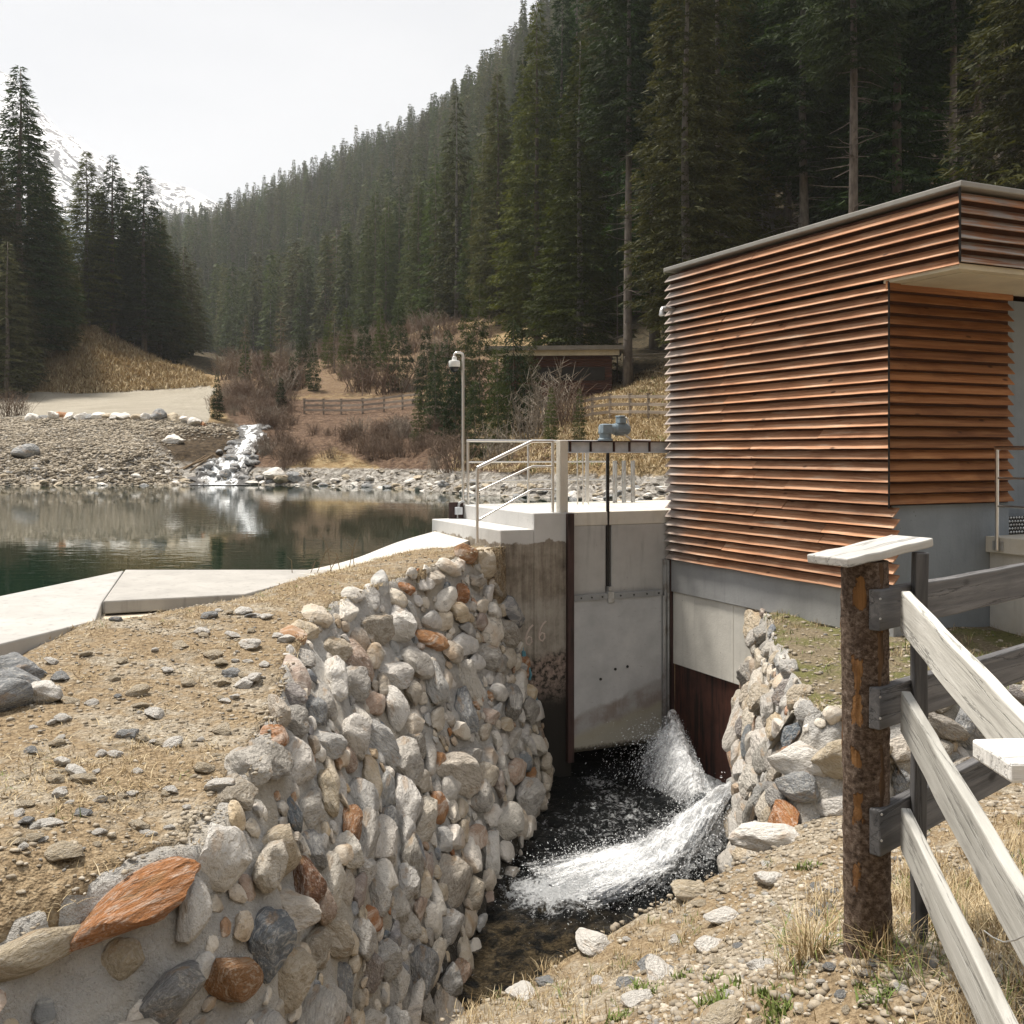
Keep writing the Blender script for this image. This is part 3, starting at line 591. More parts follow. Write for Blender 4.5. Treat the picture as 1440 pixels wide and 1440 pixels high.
def stones_on(loft, root, want, rmin, rmax, specials=(), zlow=-4.9, sizef=lambda p: 1.0, top=100, extra=220):
    n, m, _ = loft.Pt.shape; flat = loft.Pt.reshape(-1, 3); nr = loft.N.reshape(-1, 3)
    got = []
    for (px, py, r, mat, asp, spin, label) in specials:
        q = flat.copy(); sx = 720+q[:,0]/np.maximum(q[:,1], .3)*F; sy = 637-q[:,2]/np.maximum(q[:,1], .3)*F
        k = int(np.argmin((sx-px)**2+(sy-py)**2+(q[:,1] < .5)*1e9)); got.append((flat[k], nr[k], r, mat, asp, spin, label))
    cen = [g[0] for g in got]; rad = [g[2]*g[4]**.5 for g in got]
    i = 3 if loft is LW else 26             # a ragged top course leaning over the edge
    while i < n-3:
        r = rng.uniform(.11,.21); p = loft.Pt[i,int(rng.integers(0,4))]; nn = loft.N[i,3]*.75+np.array([0,0,.65]); nn /= np.linalg.norm(nn)
        if not cen_near(got, p, r*.8): got.append((p-nn*r*.25, nn, r, None, rng.uniform(1.2,1.8), rng.normal(0,.25), None))
        dist = 0.0; need = r*rng.uniform(1.5,2.6)
        while i < n-3 and dist < need: dist += np.linalg.norm(loft.Pt[i+1,0]-loft.Pt[i,0]); i += 1
    cen = [g[0] for g in got]; rad = [g[2]*g[4]**.5 for g in got]
    for att in range(want*40):
        if len(got) >= want: break
        k = int(rng.integers(len(flat))); p = flat[k]
        if p[2] < zlow: continue
        r = (rmin+(rmax-rmin)*rng.random()**1.5)*sizef(p)*(1.0 if att < want*15 else .7)
        if cen:
            d = np.linalg.norm(np.array(cen)-p, axis=1)
            if np.any(d < .74*(np.array(rad)+r)): continue
        cen.append(p); rad.append(r); got.append((p, nr[k], r, None, rng.uniform(1.25,2.3), rng.normal(0,.32), None))
    for att in range(9000):                 # small packing stones between the big ones
        if len(got) >= want+extra: break
        p = flat[int(rng.integers(len(flat)))]; r = rng.uniform(.04,.10)
        if p[2] < zlow or np.any(np.linalg.norm(np.array(cen)-p, axis=1) < .78*(np.array(rad)+r)): continue
        k = int(np.argmin(np.linalg.norm(flat-p, axis=1))); cen.append(p); rad.append(r); got.append((p, nr[k], r, None, rng.uniform(1,1.6), rng.normal(0,.6), None))
    def show(g):
        v = in_view(g[0]); return g[2]/max(g[0][1], .5) if v else 0
    got.sort(key=lambda g: -(show(g)+(9 if g[6] else 0)))
    Vs, Fs, Ts, b = [], [], [], 0
    for i, (p, nn, r, mat, asp, spin, label) in enumerate(got):
        Mx = frame_of(nn, spin); sc = Vector((r*1.08*asp**.5, r*1.08/asp**.5, r*rng.uniform(.48,.68)))
        pos = Vector(p)+Vector((0,0,CZ))+Vector(nn)*r*rng.uniform(-.06,.16)
        if i < top:
            o = link('stone', ROCKS[int(rng.integers(len(ROCKS)))], root)
            if mat: 
                o.data = o.data.copy(); o.data.materials[0] = M[mat]
            o.matrix_basis = Matrix.Translation(pos-root.location) @ Mx.to_4x4() @ Matrix.Diagonal((*sc, 1))
            if label: o['label'] = label
        else:
            V, Fc = ROCKS_MID[int(rng.integers(len(ROCKS_MID)))]
            A = np.array(Mx)*np.array(sc)[None]
            Vs.append(V@A.T+np.array(pos-root.location)); Fs.append(Fc+b); Ts.append(np.full(len(Fc), rng.random())); b += len(V)
    if Vs:
        o = link('small_stones', npmesh('small_stones', np.concatenate(Vs), np.concatenate(Fs), [M['stone_mass']], True, 32, np.concatenate(Ts)), root)
        tag(o, kind='stuff')
    return got
wl = thing('stone_retaining_wall', 'long curved wall of rough mortared stones left of the foaming channel', 'stone wall', (-.3,9,0))
T2 = [(T[0][0]-.12, T[0][1]+.3, T[0][2])]+T[1:]; B2 = [(.60,14.8,-4.75)]+B[1:]
LW = Loft(T2, B2, 260, 70, .10, .07, 41, 1, hL)
o = link('mortar', LW.mesh('mortar', [M['mortar']], (-.22,0,.02)), wl); o.matrix_basis = Matrix.Translation(-wl.location)
spec_l = [(176,1270,.215,'rust_stone',3.6,.03,'long rust-orange slab near the top'),(425,1235,.17,'dark_rust_stone',1.15,.2,'squat dark stone with rust-red crust'),(320,1205,.20,'pale_stone',1.1,.9,'big whitish lump'),
  (40,1345,.15,'tan_stone',2.4,.05,None),(380,1330,.19,None,1.4,.1,None),(170,1350,.11,'tan_stone',1.2,.8,None),(265,1290,.14,'pale_stone',1.3,1.0,None),(550,1320,.13,'grey_stone',1.1,.3,None),(605,1295,.15,'pale_stone',1.1,.2,None),
  (480,1390,.14,'grey_stone',1.3,1.2,None),(500,1255,.13,'tan_stone',1.2,.2,None),(460,1115,.2,'tan_stone',1.5,-.2,None),(550,1003,.22,'pale_stone',1.2,1.3,'rounded pale stone flecked with black'),(655,995,.24,'grey_stone',1.4,1.2,'dark grey slanting stone'),
  (648,836,.16,'rust_stone',1.4,.1,'small round orange stone below the stair post'),(560,880,.26,'pale_stone',1.4,-.1,None),(650,760,.2,'rust_stone',2.2,.0,None),(470,960,.24,'pale_stone',2.2,.1,None),(440,1000,.17,'grey_stone',1.3,0,None),(680,790,.24,'dark_rust_stone',1.2,.6,None),(690,1200,.24,'pale_stone',1.2,1.0,None),(735,930,.22,'grey_stone',1.3,1.1,None)]
stones_on(LW, wl, 430, .14, .33, spec_l, extra=620)

wr = thing('stone_retaining_wall', 'short stone wall with square corner under the turf terrace beside the building', 'stone wall', (2.4,9.5,0))
TR = [(3.25,13.3,-2.0),(3.12,12.6,-2.02),(2.95,11.3,-2.1),(2.74,10.0,-2.15),(2.56,9.0,-2.2),(2.62,8.72,-2.22),(2.95,8.78,-2.22),(3.8,9.22,-2.2),(4.9,9.8,-2.2),(7.5,11.0,-2.2)]
BR = [(2.95,13.7,-4.8),(2.74,12.9,-4.8),(2.40,11.5,-4.8),(2.16,10.4,-4.8),(1.98,9.3,-4.6),(2.02,8.25,-4.0),(2.6,8.05,-3.5),(3.7,8.6,-3.3),(5.1,9.3,-3.2),(7.8,10.6,-3.2)]
RW = Loft(TR, BR, 200, 50, .06, .06, 47, -1, hT)
o = link('mortar', RW.mesh('mortar', [M['mortar']], (.2,.1,.02)), wr); o.matrix_basis = Matrix.Translation(-wr.location)
stones_on(RW, wr, 190, .14, .33, [(1200,1070,.24,'tan_stone',2.2,0,None),(1130,1065,.2,'pale_stone',1.8,0,None),(1130,1105,.17,'grey_stone',1.7,.1,None),(1105,1155,.2,'rust_stone',1.9,-.1,'flat rust-brown stone at the foot'),(1370,1030,.26,'grey_stone',1.2,0,None),(1290,1050,.15,'pale_stone',1.1,0,None),(1270,1100,.14,'grey_stone',1.1,.6,None)])
# ================================================================== timber clad building (local x along the entrance front, local y along the long side)
ROT = math.atan2(.4187, .9081); Uv = Vector((-.4187,.9081,0)); Vv = Vector((.9081,.4187,0)); CB = Vector((4.06,11.03,0)); G0 = Vector((2.23,15.0,0))
def zz(z): return z+CZ
bd = thing('powerhouse', 'flat roofed building clad in orange larch louvre boards with projecting roof corner', 'building', CB, ROT)
def slat(mb, axis, a0, a1, z, off, mitre=0, depth=.092, h=.097, th=.018):
    """one tilted louvre board: inner edge high, outer edge low"""
    j = rng.normal(0, .0022, 3); z = z+j[0]; tn = rng.random()
    prof = [(0, z), (depth, z+h), (depth+th*.75, z+h-th*.35), (th*.9, z-.004)]
    prof = [(off+p[0]+j[1], p[1]) for p in prof]
    n = 9; ts = np.linspace(a0, a1, n); V = []
    for it, t in enumerate(ts):
        w = rng.normal(0, .0012)
        for p, q in prof:
            tt = t+(p-off)*mitre if it == 0 else t
            V.append((p+w, tt, q+w) if axis == 'y' else (tt, p+w, q+w))
    Fc = [[i*4+k, i*4+(k+1)%4, (i+1)*4+(k+1)%4, (i+1)*4+k] for i in range(n-1) for k in range(4)]
    Fc += [[3,2,1,0], [(n-1)*4+k for k in range(4)]]
    if axis == 'x': Fc = [f[::-1] for f in Fc]
    mb.add(V, Fc, tn)
PITCH = .1223
lc = MB()
for k in range(34):
    z = -1.54+k*PITCH; y0 = -.935 if z > 1.86 else (.004 if z > -.62 else -.055+rng.uniform(-.008,.008))
    ym = rng.choice([1.1,1.72,2.35,2.98])+rng.normal(0,.02)
    slat(lc, 'y', y0, ym, zz(z), 0, 0 if z < -.62 else 1); slat(lc, 'y', ym+.004, 4.37+rng.uniform(-.006,.006), zz(z), 0)
lc.build('side_cladding', M['clad'], bd)
fc = MB()
for k in range(19): slat(fc, 'x', .004, 1.93+rng.uniform(-.01,.01), zz(-.555+k*PITCH+.0), 0, 1)
fc.box(.012,.03,zz(1.765),1.94,.06,zz(1.86), .4)
fc.build('entrance_cladding', M['clad_front'], bd)
fa = MB()
for k in range(6): slat(fa, 'x', .004, 7.5, zz(1.91+k*PITCH), -.94, 1)
fa.build('fascia_cladding', M['clad_fascia'], bd)
w = MB(); w.box(.10,.10,zz(-.6),1.94,4.37,zz(1.835)); w.box(1.94,.51,zz(-.6),7.5,4.37,zz(1.835)); w.box(.105,.092,zz(-1.5),.2,4.36,zz(-.61)); w.box(.10,-.84,zz(1.9),7.5,4.36,zz(2.62)); w.build('wall', M['dark'], bd)
rw_ = MB(); rw_.box(1.945,.35,zz(-2.2),7.6,.5,zz(1.83)); rw_.build('entrance_wall', M['conc_blue'], bd)
b_ = MB(); b_.box(.13,.085,zz(-2.4),1.94,.6,zz(-.575)); b_.build('entrance_plinth', M['conc_blue'], bd, bevel=.006)
b_ = MB(); b_.box(.065,-.004,zz(-2.02),.40,4.345,zz(-1.515)); b_.build('base_beam', M['conc_grey'], bd, bevel=.008)
b_ = MB(); b_.box(.095,.2,zz(-3.07),.2,2.846,zz(-2.022)); b_.box(.095,2.854,zz(-3.07),.2,4.28,zz(-2.022)); b_.build('base_panel', M['panel'], bd, bevel=.003)
b_ = MB(); b_.box(.125,.2,zz(-5.0),.22,4.28,zz(-3.072)); b_.build('steel_lining', M['rust'], bd)
b_ = MB(); b_.box(.045,4.285,zz(-5),.125,4.36,zz(-1.545)); b_.build('corner_post', M['brown'], bd)
r_ = MB(); r_.box(.0,-.955,zz(2.650),7.6,4.40,zz(2.712)); r_.build('roof', M['trim'], bd, bevel=.012)
r_ = MB(); r_.box(1.2,1.6,zz(2.72),1.26,1.66,zz(2.79)); r_.build('roof_fixing', M['trim'], bd)
s_ = MB(); s_.box(.03,-.90,zz(1.842),7.5,.11,zz(1.90)); s_.box(.20,-.78,zz(1.833),7.4,.08,zz(1.8425)); s_.build('soffit', M['soffit'], bd, bevel=.004)
e_ = MB()
for yy, za, zb in ((0,-.60,1.84),(-.94,1.90,2.64)): e_.prism([(-.008,yy+.006),(.006,yy-.008),(.106,yy+.092),(.092,yy+.106)], zz(za), zz(zb))
e_.build('corner_profile', M['black'], bd)
p_ = MB(); q = [(.06,4.22,zz(2.09)),(-.06,4.22,zz(2.09)),(-.13,4.22,zz(2.085)),(-.155,4.20,zz(2.05)),(-.16,4.19,zz(1.985))]
p_.tube(q, [.034,.034,.034,.034,.034], 14); p_.tube([q[1], (-.1,4.22,zz(2.088))], .041, 14); p_.tube([(-.158,4.195,zz(2.01)), q[4]], .041, 14); p_.build('vent_pipe', M['galv'], bd, smooth=True)

ld = thing('entrance_landing', 'pale concrete landing block in front of the building entrance', 'landing', CB+Vv*1.6, ROT)
l_ = MB(); l_.box(-.04,-3.6,zz(-1.135),3.5,.345,zz(-.955)); l_.build('slab', M['conc_step'], ld, bevel=.008)
l_ = MB(); l_.box(.02,-3.5,zz(-2.6),3.4,.08,zz(-1.137)); l_.build('wall', M['conc'], ld)
l_ = MB(); l_.box(-.058,-.16,zz(-1.10),-.042,-.02,zz(-1.0)); l_.build('mounting_plate', M['galv'], ld, bevel=.003)
def rail_post(mb, x, y, z0, z1, r=.021): mb.tube([(x,y,z0),(x,y,z1)], r, 12)
lr = thing('entrance_railing', 'stainless steel railing on the landing by the entrance', 'railing', CB+Vv*1.6, ROT)
for y in (-.10,-1.55,-3.0): m_ = MB(); rail_post(m_, -.08, y, zz(-1.10), zz(.045)); m_.build('post', M['steel'], lr, smooth=True)
m_ = MB(); m_.tube([(-.08,-.08,zz(.055)),(-.08,-3.5,zz(.055))], .024, 12); m_.build('handrail', M['steel'], lr, smooth=True)
for z in (-.283,-.60): m_ = MB(); m_.tube([(-.08,-.10,zz(z)),(-.08,-3.5,zz(z))], .013, 10); m_.build('rail', M['steel'], lr, smooth=True)
gp = thing('grating_step', 'small dark perforated metal grating standing on the landing', 'grating', CB+Vv*1.9+Uv*.1, ROT)
g_ = MB(); g_.box(-.02,0,zz(-.953),1.0,.02,zz(-.945)); g_.box(-.02,0,zz(-.75),1.0,.02,zz(-.742))
for i in range(22):
    for j in range(5):
        x = i*.046+(j%2)*.023; z = -.925+j*.042
        g_.add([(x-.02,.0,zz(z)),(x,.0,zz(z-.017)),(x+.02,.0,zz(z)),(x,.0,zz(z+.017)),(x,-.012,zz(z))], [[0,1,4],[1,2,4],[2,3,4],[3,0,4]], .5, 1)
g_.box(-.02,.021,zz(-.945),1.0,.03,zz(-.75)); g_.build('panel', [M['black'], M['galv']], gp)

# ================================================================== sluice structure (local x along the gate, local y upstream)
sl_ = thing('sluice_gate', 'concrete sluice with lifting gate leaf, spindle and steel beam between steps and building', 'sluice', G0, ROT)
D0 = -.833; D1 = -1.053
a_ = MB(); a_.box(-2.12,0,zz(-5.2),-1.535,2.7,zz(D0-.0)); a_.build('abutment', M['abut'], sl_, bevel=.012)
a_ = MB(); a_.box(-2.62,.002,zz(-5.2),-2.122,2.7,zz(D1)); a_.build('lower_abutment', M['abut'], sl_, bevel=.012)
a_ = MB(); a_.box(-1.53,.012,zz(-1.03),2.8,2.7,zz(D0-.002)); a_.build('deck', M['conc_step'], sl_, bevel=.012)
a_ = MB(); a_.box(-1.53,.014,zz(-2.05),-.985,.5,zz(-1.032)); a_.box(-.885,.014,zz(-2.05),.3,.5,zz(-1.032)); a_.box(-.99,.10,zz(-2.05),-.88,.5,zz(-1.032)); a_.build('breast_wall', M['breast'], sl_)
a_ = MB(); a_.box(-1.0,.9,zz(-5),.4,1.0,zz(-2.0)); a_.box(-1.53,.9,zz(-5),-1.0,1.0,zz(-2.0)); a_.box(.02,.1,zz(-5.2),.09,.9,zz(-2.06)); a_.build('chamber_wall', M['black'], sl_)  # walls coloured black to paint in the dark of the opening under the gate
g_ = MB(); g_.box(-1.525,-.05,zz(-4.19),-.075,.085,zz(-2.07)); gl = g_.build('gate_leaf', M['gate'], sl_, bevel=.006)
g_ = MB(); g_.box(-1.525,-.066,zz(-2.075),-.99,.0,zz(-1.995)); g_.box(-.88,-.066,zz(-2.075),-.075,.0,zz(-1.995))
for x in (-1.42,-1.25,-1.08,-.78,-.56,-.34,-.14): g_.lathe([(.0,-.001),(.013,-.001),(.013,.012)], (0,0,0), 8) if False else g_.tube([(x,-.066,zz(-2.035)),(x,-.078,zz(-2.035))], .012, 8, m=1)
g_.build('top_flange', [M['conc_grey'], M['black']], gl)
for x, z in ((-.86,-3.08),(-.66,-3.06),(-1.1,-3.2)): 
    t_ = MB(); t_.tube([(x,-.052,zz(z)),(x,-.062,zz(z))], .02, 10); t_.build('bolt', M['black'], gl)
a_ = MB(); a_.box(-1.625,-.07,zz(-4.32),-1.53,.005,zz(-.845)); a_.build('guide_channel', M['brown'], sl_, bevel=.004)
a_ = MB(); a_.box(-.07,-.08,zz(-4.25),-.035,.0,zz(-2.08)); a_.box(-.03,-.05,zz(-4.25),.0,.0,zz(-1.56)); a_.box(.004,-.09,zz(-4.25),.03,-.02,zz(-1.56)); a_.build('guide_channel', M['galv'], sl_, label='grey steel guide beside the building')
a_ = MB(); a_.box(-1.70,.03,zz(D0),-1.575,.155,zz(.175)); a_.build('beam_post', M['conc_step'], sl_, bevel=.006)
bm_ = MB()                                   # riveted I beam with stiffeners
bm_.box(-1.572,.035,zz(.155),.3,.165,zz(.172), m=1); bm_.box(-1.572,.035,zz(.0),.3,.165,zz(.016)); bm_.box(-1.572,.088,zz(.016),.3,.10,zz(.155))
for x in (-1.53,-1.2,-.82,-.56,-.22): bm_.box(x,.04,zz(.0165),x+.012,.088,zz(.1545), m=1)
bm_.build('gate_beam', [M['paint'], M['rust']], sl_)
st = MB(); st.tube([(-.935,.03,zz(-2.0)),(-.935,.03,zz(.0))], .024, 12)
for i in range(60): st.tube([(-.935,.03,zz(-.95+i*.0155)),(-.935,.03,zz(-.943+i*.0155))], .028, 12)
st.build('spindle', M['black'], sl_, smooth=True)
st = MB(); st.box(-.985,-.075,zz(-2.13),-.885,.01,zz(-1.97)); st.box(-.965,-.06,zz(-1.97),-.905,.07,zz(-1.90)); st.build('spindle_bracket', M['galv'], sl_, bevel=.006)
# drive: gearbox, motor, terminal head
dr = thing('gate_drive', 'blue-grey electric gate drive with horizontal motor bolted on the steel beam', 'gate drive', G0+Vv*-.935+Uv*.1+Vector((0,0,zz(.173))), ROT)
d_ = MB(); d_.lathe([(.11,0),(.11,.03),(.085,.035),(.085,.10),(.10,.11),(.10,.20),(.085,.235),(.05,.245)], (0,0,0), 20); d_.box(-.09,-.10,.11,.06,.0,.235); d_.build('gearbox', M['blue'], dr, smooth=True, bevel=.006)
d_ = MB(); d_.tube([(.0,-.02,.17),(.14,-.02,.17)], .075, 20); d_.tube([(.14,-.02,.17),(.34,-.02,.17),(.37,-.02,.17)], [.085,.085,.07], 24)
for k in range(16): a = k*math.pi/8; d_.beam((.16,-.02+.087*math.cos(a),.17+.087*math.sin(a)), (.33,-.02+.087*math.cos(a),.17+.087*math.sin(a)), .008, .012)
d_.build('motor', M['blue'], dr, smooth=True)
d_ = MB(); d_.tube([(.375,-.02,.17),(.385,-.02,.17)], .05, 16); d_.build('end_cap', M['black'], dr, smooth=True)
d_ = MB(); d_.box(.19,-.09,.25,.30,.04,.34); d_.box(.18,-.10,.34,.28,.04,.365); d_.build('terminal_head', M['blue'], dr, bevel=.012)
d_ = MB(); d_.tube([(.30,-.07,.34),(.33,-.07,.31),(.345,-.07,.24),(.35,-.07,.20)], .014, 10); d_.tube([(.28,-.05,.10),(.36,-.05,.05),(.42,-.03,.01),(.75,-.02,.008)], .014, 10); d_.build('cable', M['white'], dr, smooth=True)
# graffiti on the old concrete: three pale sixes and blue spray marks
gf = MB()
def stroke(mb, pts, w, y): mb.tube([(x, y, z) for x, z in pts], w, 6)
for gx, gz, sc in ((-2.43,-2.60,1.1),(-2.25,-2.60,1.15),(-2.05,-2.56,1.15)):
    pt = [(.10,.20),(.06,.17),(.02,.11),(.0,.04),(.015,-.02),(.05,-.035),(.08,.0),(.075,.05),(.04,.065),(.01,.03)]
    yy = .003 if gx < -2.12 else .0; stroke(gf, [(gx+a*sc, zz(gz+b*sc)) for a, b in pt], .014, yy)
gf.build('graffiti_sixes', M['pink'], sl_, smooth=True)
for pts in ([(-2.30,-2.66),(-2.29,-2.76),(-2.30,-2.84)],[(-2.27,-2.72),(-2.26,-2.79)],[(-2.2,-2.95),(-2.17,-3.05),(-2.19,-3.12)],[(-2.10,-3.28),(-2.09,-3.38),(-2.07,-3.45)]): 
    gb = MB(); stroke(gb, [(a, zz(b)) for a, b in pts], .017, .0); gb.build('spray_mark', M['blu'], sl_, smooth=True)

# railings on the deck
dk = thing('deck_railing', 'stainless railing along the pond side of the sluice deck', 'railing', G0+Uv*2.62, ROT)
for x in (-2.03,-.95,.15): m_ = MB(); rail_post(m_, x, 0, zz(D0), zz(.19)); m_.build('post', M['steel'], dk, smooth=True)
m_ = MB(); m_.tube([(-2.05,0,zz(.195)),(.6,0,zz(.195))], .024, 12); m_.build('handrail', M['steel'], dk, smooth=True)
for z in (-.15,-.46): m_ = MB(); m_.tube([(-2.03,0,zz(z)),(.6,0,zz(z))], .015, 10); m_.build('rail', M['steel'], dk, smooth=True)
sr = thing('stair_railing', 'sloping stainless handrail beside the concrete steps', 'railing', G0+Uv*.12+Vv*-2.7, ROT)
yb = 0.0
for x, z0, z1 in ((.93,D0,.165),(-.22,-1.22,-.205)): m_ = MB(); rail_post(m_, x, 0, zz(z0), zz(z1)); m_.build('post', M['steel'], sr, smooth=True)
for i, (za, zb, zc, r) in enumerate(((.165,.165,-.20,.023),(-.185,-.185,-.53,.014),(-.51,-.51,-.92,.014))):
    m_ = MB(); m_.tube([(.93,0,zz(za)),(.61,0,zz(zb)),(.56,0,zz(zb-.02)),(-.22,0,zz(zc))], r, 12); m_.build('handrail' if i == 0 else 'rail', M['steel'], sr, smooth=True)
for nm, lab, x0, n, st_, r, y in (('slide_bar','group of pale grey bars standing on the sluice deck',(.33),7,.088,.021,2.2),):
    tr = thing('trash_rack', lab, 'bars', G0+Vv*x0+Uv*y, ROT)
    for i in range(n): 
        m_ = MB(); m_.tube([(i*st_,(-.04 if i%2 else .04),zz(D0)),(i*st_,(-.04 if i%2 else .04),zz(-.13))], r, 8); m_.build('bar', M['galv'], tr, smooth=True)
tb = thing('tube_stand', 'three thin upright tubes standing on the deck behind the beam post', 'tubes', G0+Vv*-.414+Uv*1.9, ROT)
for i, z in enumerate((.03,.0,.04)): m_ = MB(); m_.tube([(i*.10,0,zz(D0)),(i*.10,0,zz(z))], .012, 8); m_.build('tube', M['steel'], tb, smooth=True)

# camera pole with dome camera
cp = thing('camera_pole', 'slim metal pole with gooseneck carrying a white dome surveillance camera', 'camera pole', G0+Vv*-2.1+Uv*2.66, ROT)
H_ = .195+1.42
m_ = MB(); m_.tube([(0,0,zz(-1.0)),(0,0,zz(H_-.05)),(-.012,0,zz(H_-.015)),(-.05,0,zz(H_)),(-.12,0,zz(H_)),(-.145,0,zz(H_-.02)),(-.15,0,zz(H_-.08))], .021, 12); m_.build('pole', M['steel'], cp, smooth=True)
m_ = MB(); m_.lathe([(.02,.06),(.035,.05),(.04,.0),(.085,-.012),(.092,-.03),(.092,-.095),(.085,-.11)], (-.15,0,zz(H_-.12)), 24); cm = m_.build('camera_housing', M['white'], cp, smooth=True)
m_ = MB(); m_.lathe([(.078,-.105),(.076,-.13),(.062,-.165),(.035,-.19),(.005,-.20)], (-.15,0,zz(H_-.12)), 24); m_.build('camera_dome', M['dome'], cm, smooth=True)
jb = thing('junction_box', 'grey junction box on dark board at the foot of the camera pole', 'junction box', G0+Vv*-2.24+Uv*2.6, ROT)
m_ = MB(); m_.box(-.13,-.02,zz(-1.05),.115,.0,zz(-.79)); m_.build('back_board', M['brown'], jb)
m_ = MB(); m_.box(-.04,-.09,zz(-.985),.075,-.02,zz(-.865)); m_.build('box', M['paint'], jb, bevel=.008)
m_ = MB(); m_.tube([(.02,-.05,zz(-.865)),(.03,-.05,zz(-.80)),(.10,-.03,zz(-.775)),(.14,0,zz(-.79))], .02, 8); m_.build('cable', M['galv'], jb, smooth=True); m_ = MB(); m_.tube([(.0,-.05,zz(-.985)),(.0,-.05,zz(-1.05))], .012, 8); m_.build('cable', M['galv'], jb, smooth=True)

# drain pipe in the right hand wall
dp = thing('drain_pipe', 'short black drain pipe spouting from the stone wall beside the rusty plate', 'pipe', (2.72,12.05,zz(-4.0)))
m_ = MB(); m_.tube([(.35,.1,.03),(-.06,-.05,-.01)], .105, 16, caps=False); m_.tube([(-.06,-.05,-.01),(.35,.1,.03)], .09, 16, caps=False); m_.build('pipe', M['black'], dp, smooth=True)

# ================================================================== concrete slabs and kerb of the spillway
def slab(name, label, poly, th, mat):
    c = np.mean([p[:2] for p in poly], axis=0); z = poly[0][2]
    o = MB().prism([(p[0]-c[0], p[1]-c[1]) for p in poly][::-1], -th, 0).build(name, mat, bevel=.015); o.location = (c[0], c[1], zz(z)); tag(o, label, 'slab'); return o
slab('concrete_slab', 'grey weathered concrete slab lying flat at the pond edge', [PZ(x,y,-1.45) for x, y in ((176,801),(470,801),(345,835),(145,845))], .13, M['slab_old'])
slab('concrete_slab', 'long white concrete slab running out of the frame at the pond edge', [PZ(x,y,-1.475) for x, y in ((-300,905),(0,838),(174,802),(143,847),(134,872),(0,905),(-330,1000))], .20, M['slab'])
slab('concrete_slab', 'sandy coloured lower slab below the grey weathered one', [PZ(x,y,-1.60) for x, y in ((146,846),(348,836),(270,864),(132,876))], .2, M['slab_sand'])
kp = catmull([(-1.22,16.25,-1.24),PR(560,762,15.0),PR(500,785,13.7),PR(440,800,12.9),PR(400,803,12.6)], 24); kb = MB()
V = []
for i, p in enumerate(kp):
    d = kp[min(i+1, 23)]-kp[max(i-1, 0)]; n = np.array([d[1], -d[0], 0]); n = -n/np.linalg.norm(n); n = n if n[0] > 0 else -n
    a = p; b = p+n*1.0
    V += [(a[0],a[1],zz(a[2]-1.4)),(a[0],a[1],zz(a[2])),(b[0],b[1],zz(b[2]+.01)),(b[0],b[1],zz(b[2]-1.4))]
kb.add(V, [[i*4+k, i*4+(k+1)%4, (i+1)*4+(k+1)%4, (i+1)*4+k] for i in range(23) for k in range(4)])
o = kb.build('concrete_kerb', M['conc'], smooth=True, sharp=35); tag(o, 'curved concrete kerb descending from the steps to the pond slabs', 'kerb')

# ================================================================== foreground wooden fence
def board(name, a, b, w, h, mat, parent, label=None, bow=.004):
    """one sawn board from a to b (world), w thick, h wide, its own object with local x along the grain"""
    a = Vector(a); b = Vector(b); L = (b-a).length; x = (b-a).normalized(); y = Vector((0,0,1)).cross(x).normalized(); z = x.cross(y)
    n = 14; V = []
    for i in range(n+1):
        t = -L/2+L*i/n; e = fbm(np.array([i*.6+L*7]), np.array([w*90+h*30]), 2, 61)[0]-.5; e2 = fbm(np.array([i*.5+L*3]), np.array([h*77]), 2, 67)[0]-.5
        for p, q in ((-1,-1),(1,-1),(1,1),(-1,1)): V.append((t, p*w/2+e*bow*2, q*h/2+e2*bow*3))
    Fc = [[i*4+k, i*4+(k+1)%4, (i+1)*4+(k+1)%4, (i+1)*4+k] for i in range(n) for k in range(4)]+[[3,2,1,0],[n*4+k for k in range(4)]]
    o = link(name, npmesh(name, np.array(V), Fc, [mat]), parent)
    o.matrix_basis = Matrix.Translation((a+b)/2-(parent.location if parent else Vector())) @ Matrix((x, y, z)).transposed().to_4x4()
    m = o.modifiers.new('bevel', 'BEVEL'); m.width = .006; m.segments = 2
    if label: o['label'] = label
    return o
fn = thing('wooden_fence', 'plank fence with thick bark log post carrying a tilted cap board', 'fence', (1.452,4.2,zz(-2.05)))
def log(name, base, h, r, parent, lean=(0,0), seed=0):
    n, m = 72, 150; th = np.linspace(0, 2*np.pi, n, endpoint=False); zs = np.linspace(-.15, h, m); V = []
    for z in zs:
        for t in th:
            v = Vector((math.cos(t)*2.2, math.sin(t)*2.2, z*2.5+seed)); f = Vector((math.cos(t)*5, math.sin(t)*5, z*16+seed))
            rr = r*(1+.05*mnoise.noise(v)+.055*mnoise.noise(f)+.03*mnoise.noise(f*2.7))*(1+.06*max(0, 1-(z+.1)/h*2.5)**2)
            V.append((rr*math.cos(t)+lean[0]*z/h, rr*math.sin(t)+lean[1]*z/h, z))
    i = np.arange(n*m).reshape(m, n); j = np.roll(i, -1, axis=1)
    Fc = np.stack([i[:-1], j[:-1], j[1:], i[1:]], -1).reshape(-1, 4).tolist()+[[int(k) for k in i[-1]]]
    o = link(name, npmesh(name, np.array(V), Fc, [M['postbark']], True, 60), parent); o.location = Vector(base)-parent.location; return o
log('post', (1.458,4.2,zz(-2.07)), 1.63, .092, fn, (-.012,0), 3)
log('post', (1.235,2.22,zz(-2.10)), 1.43, .092, fn, (0,0), 11)
dR = Vector((.735,.678,0))
a0 = Vector((1.445,4.085,0))
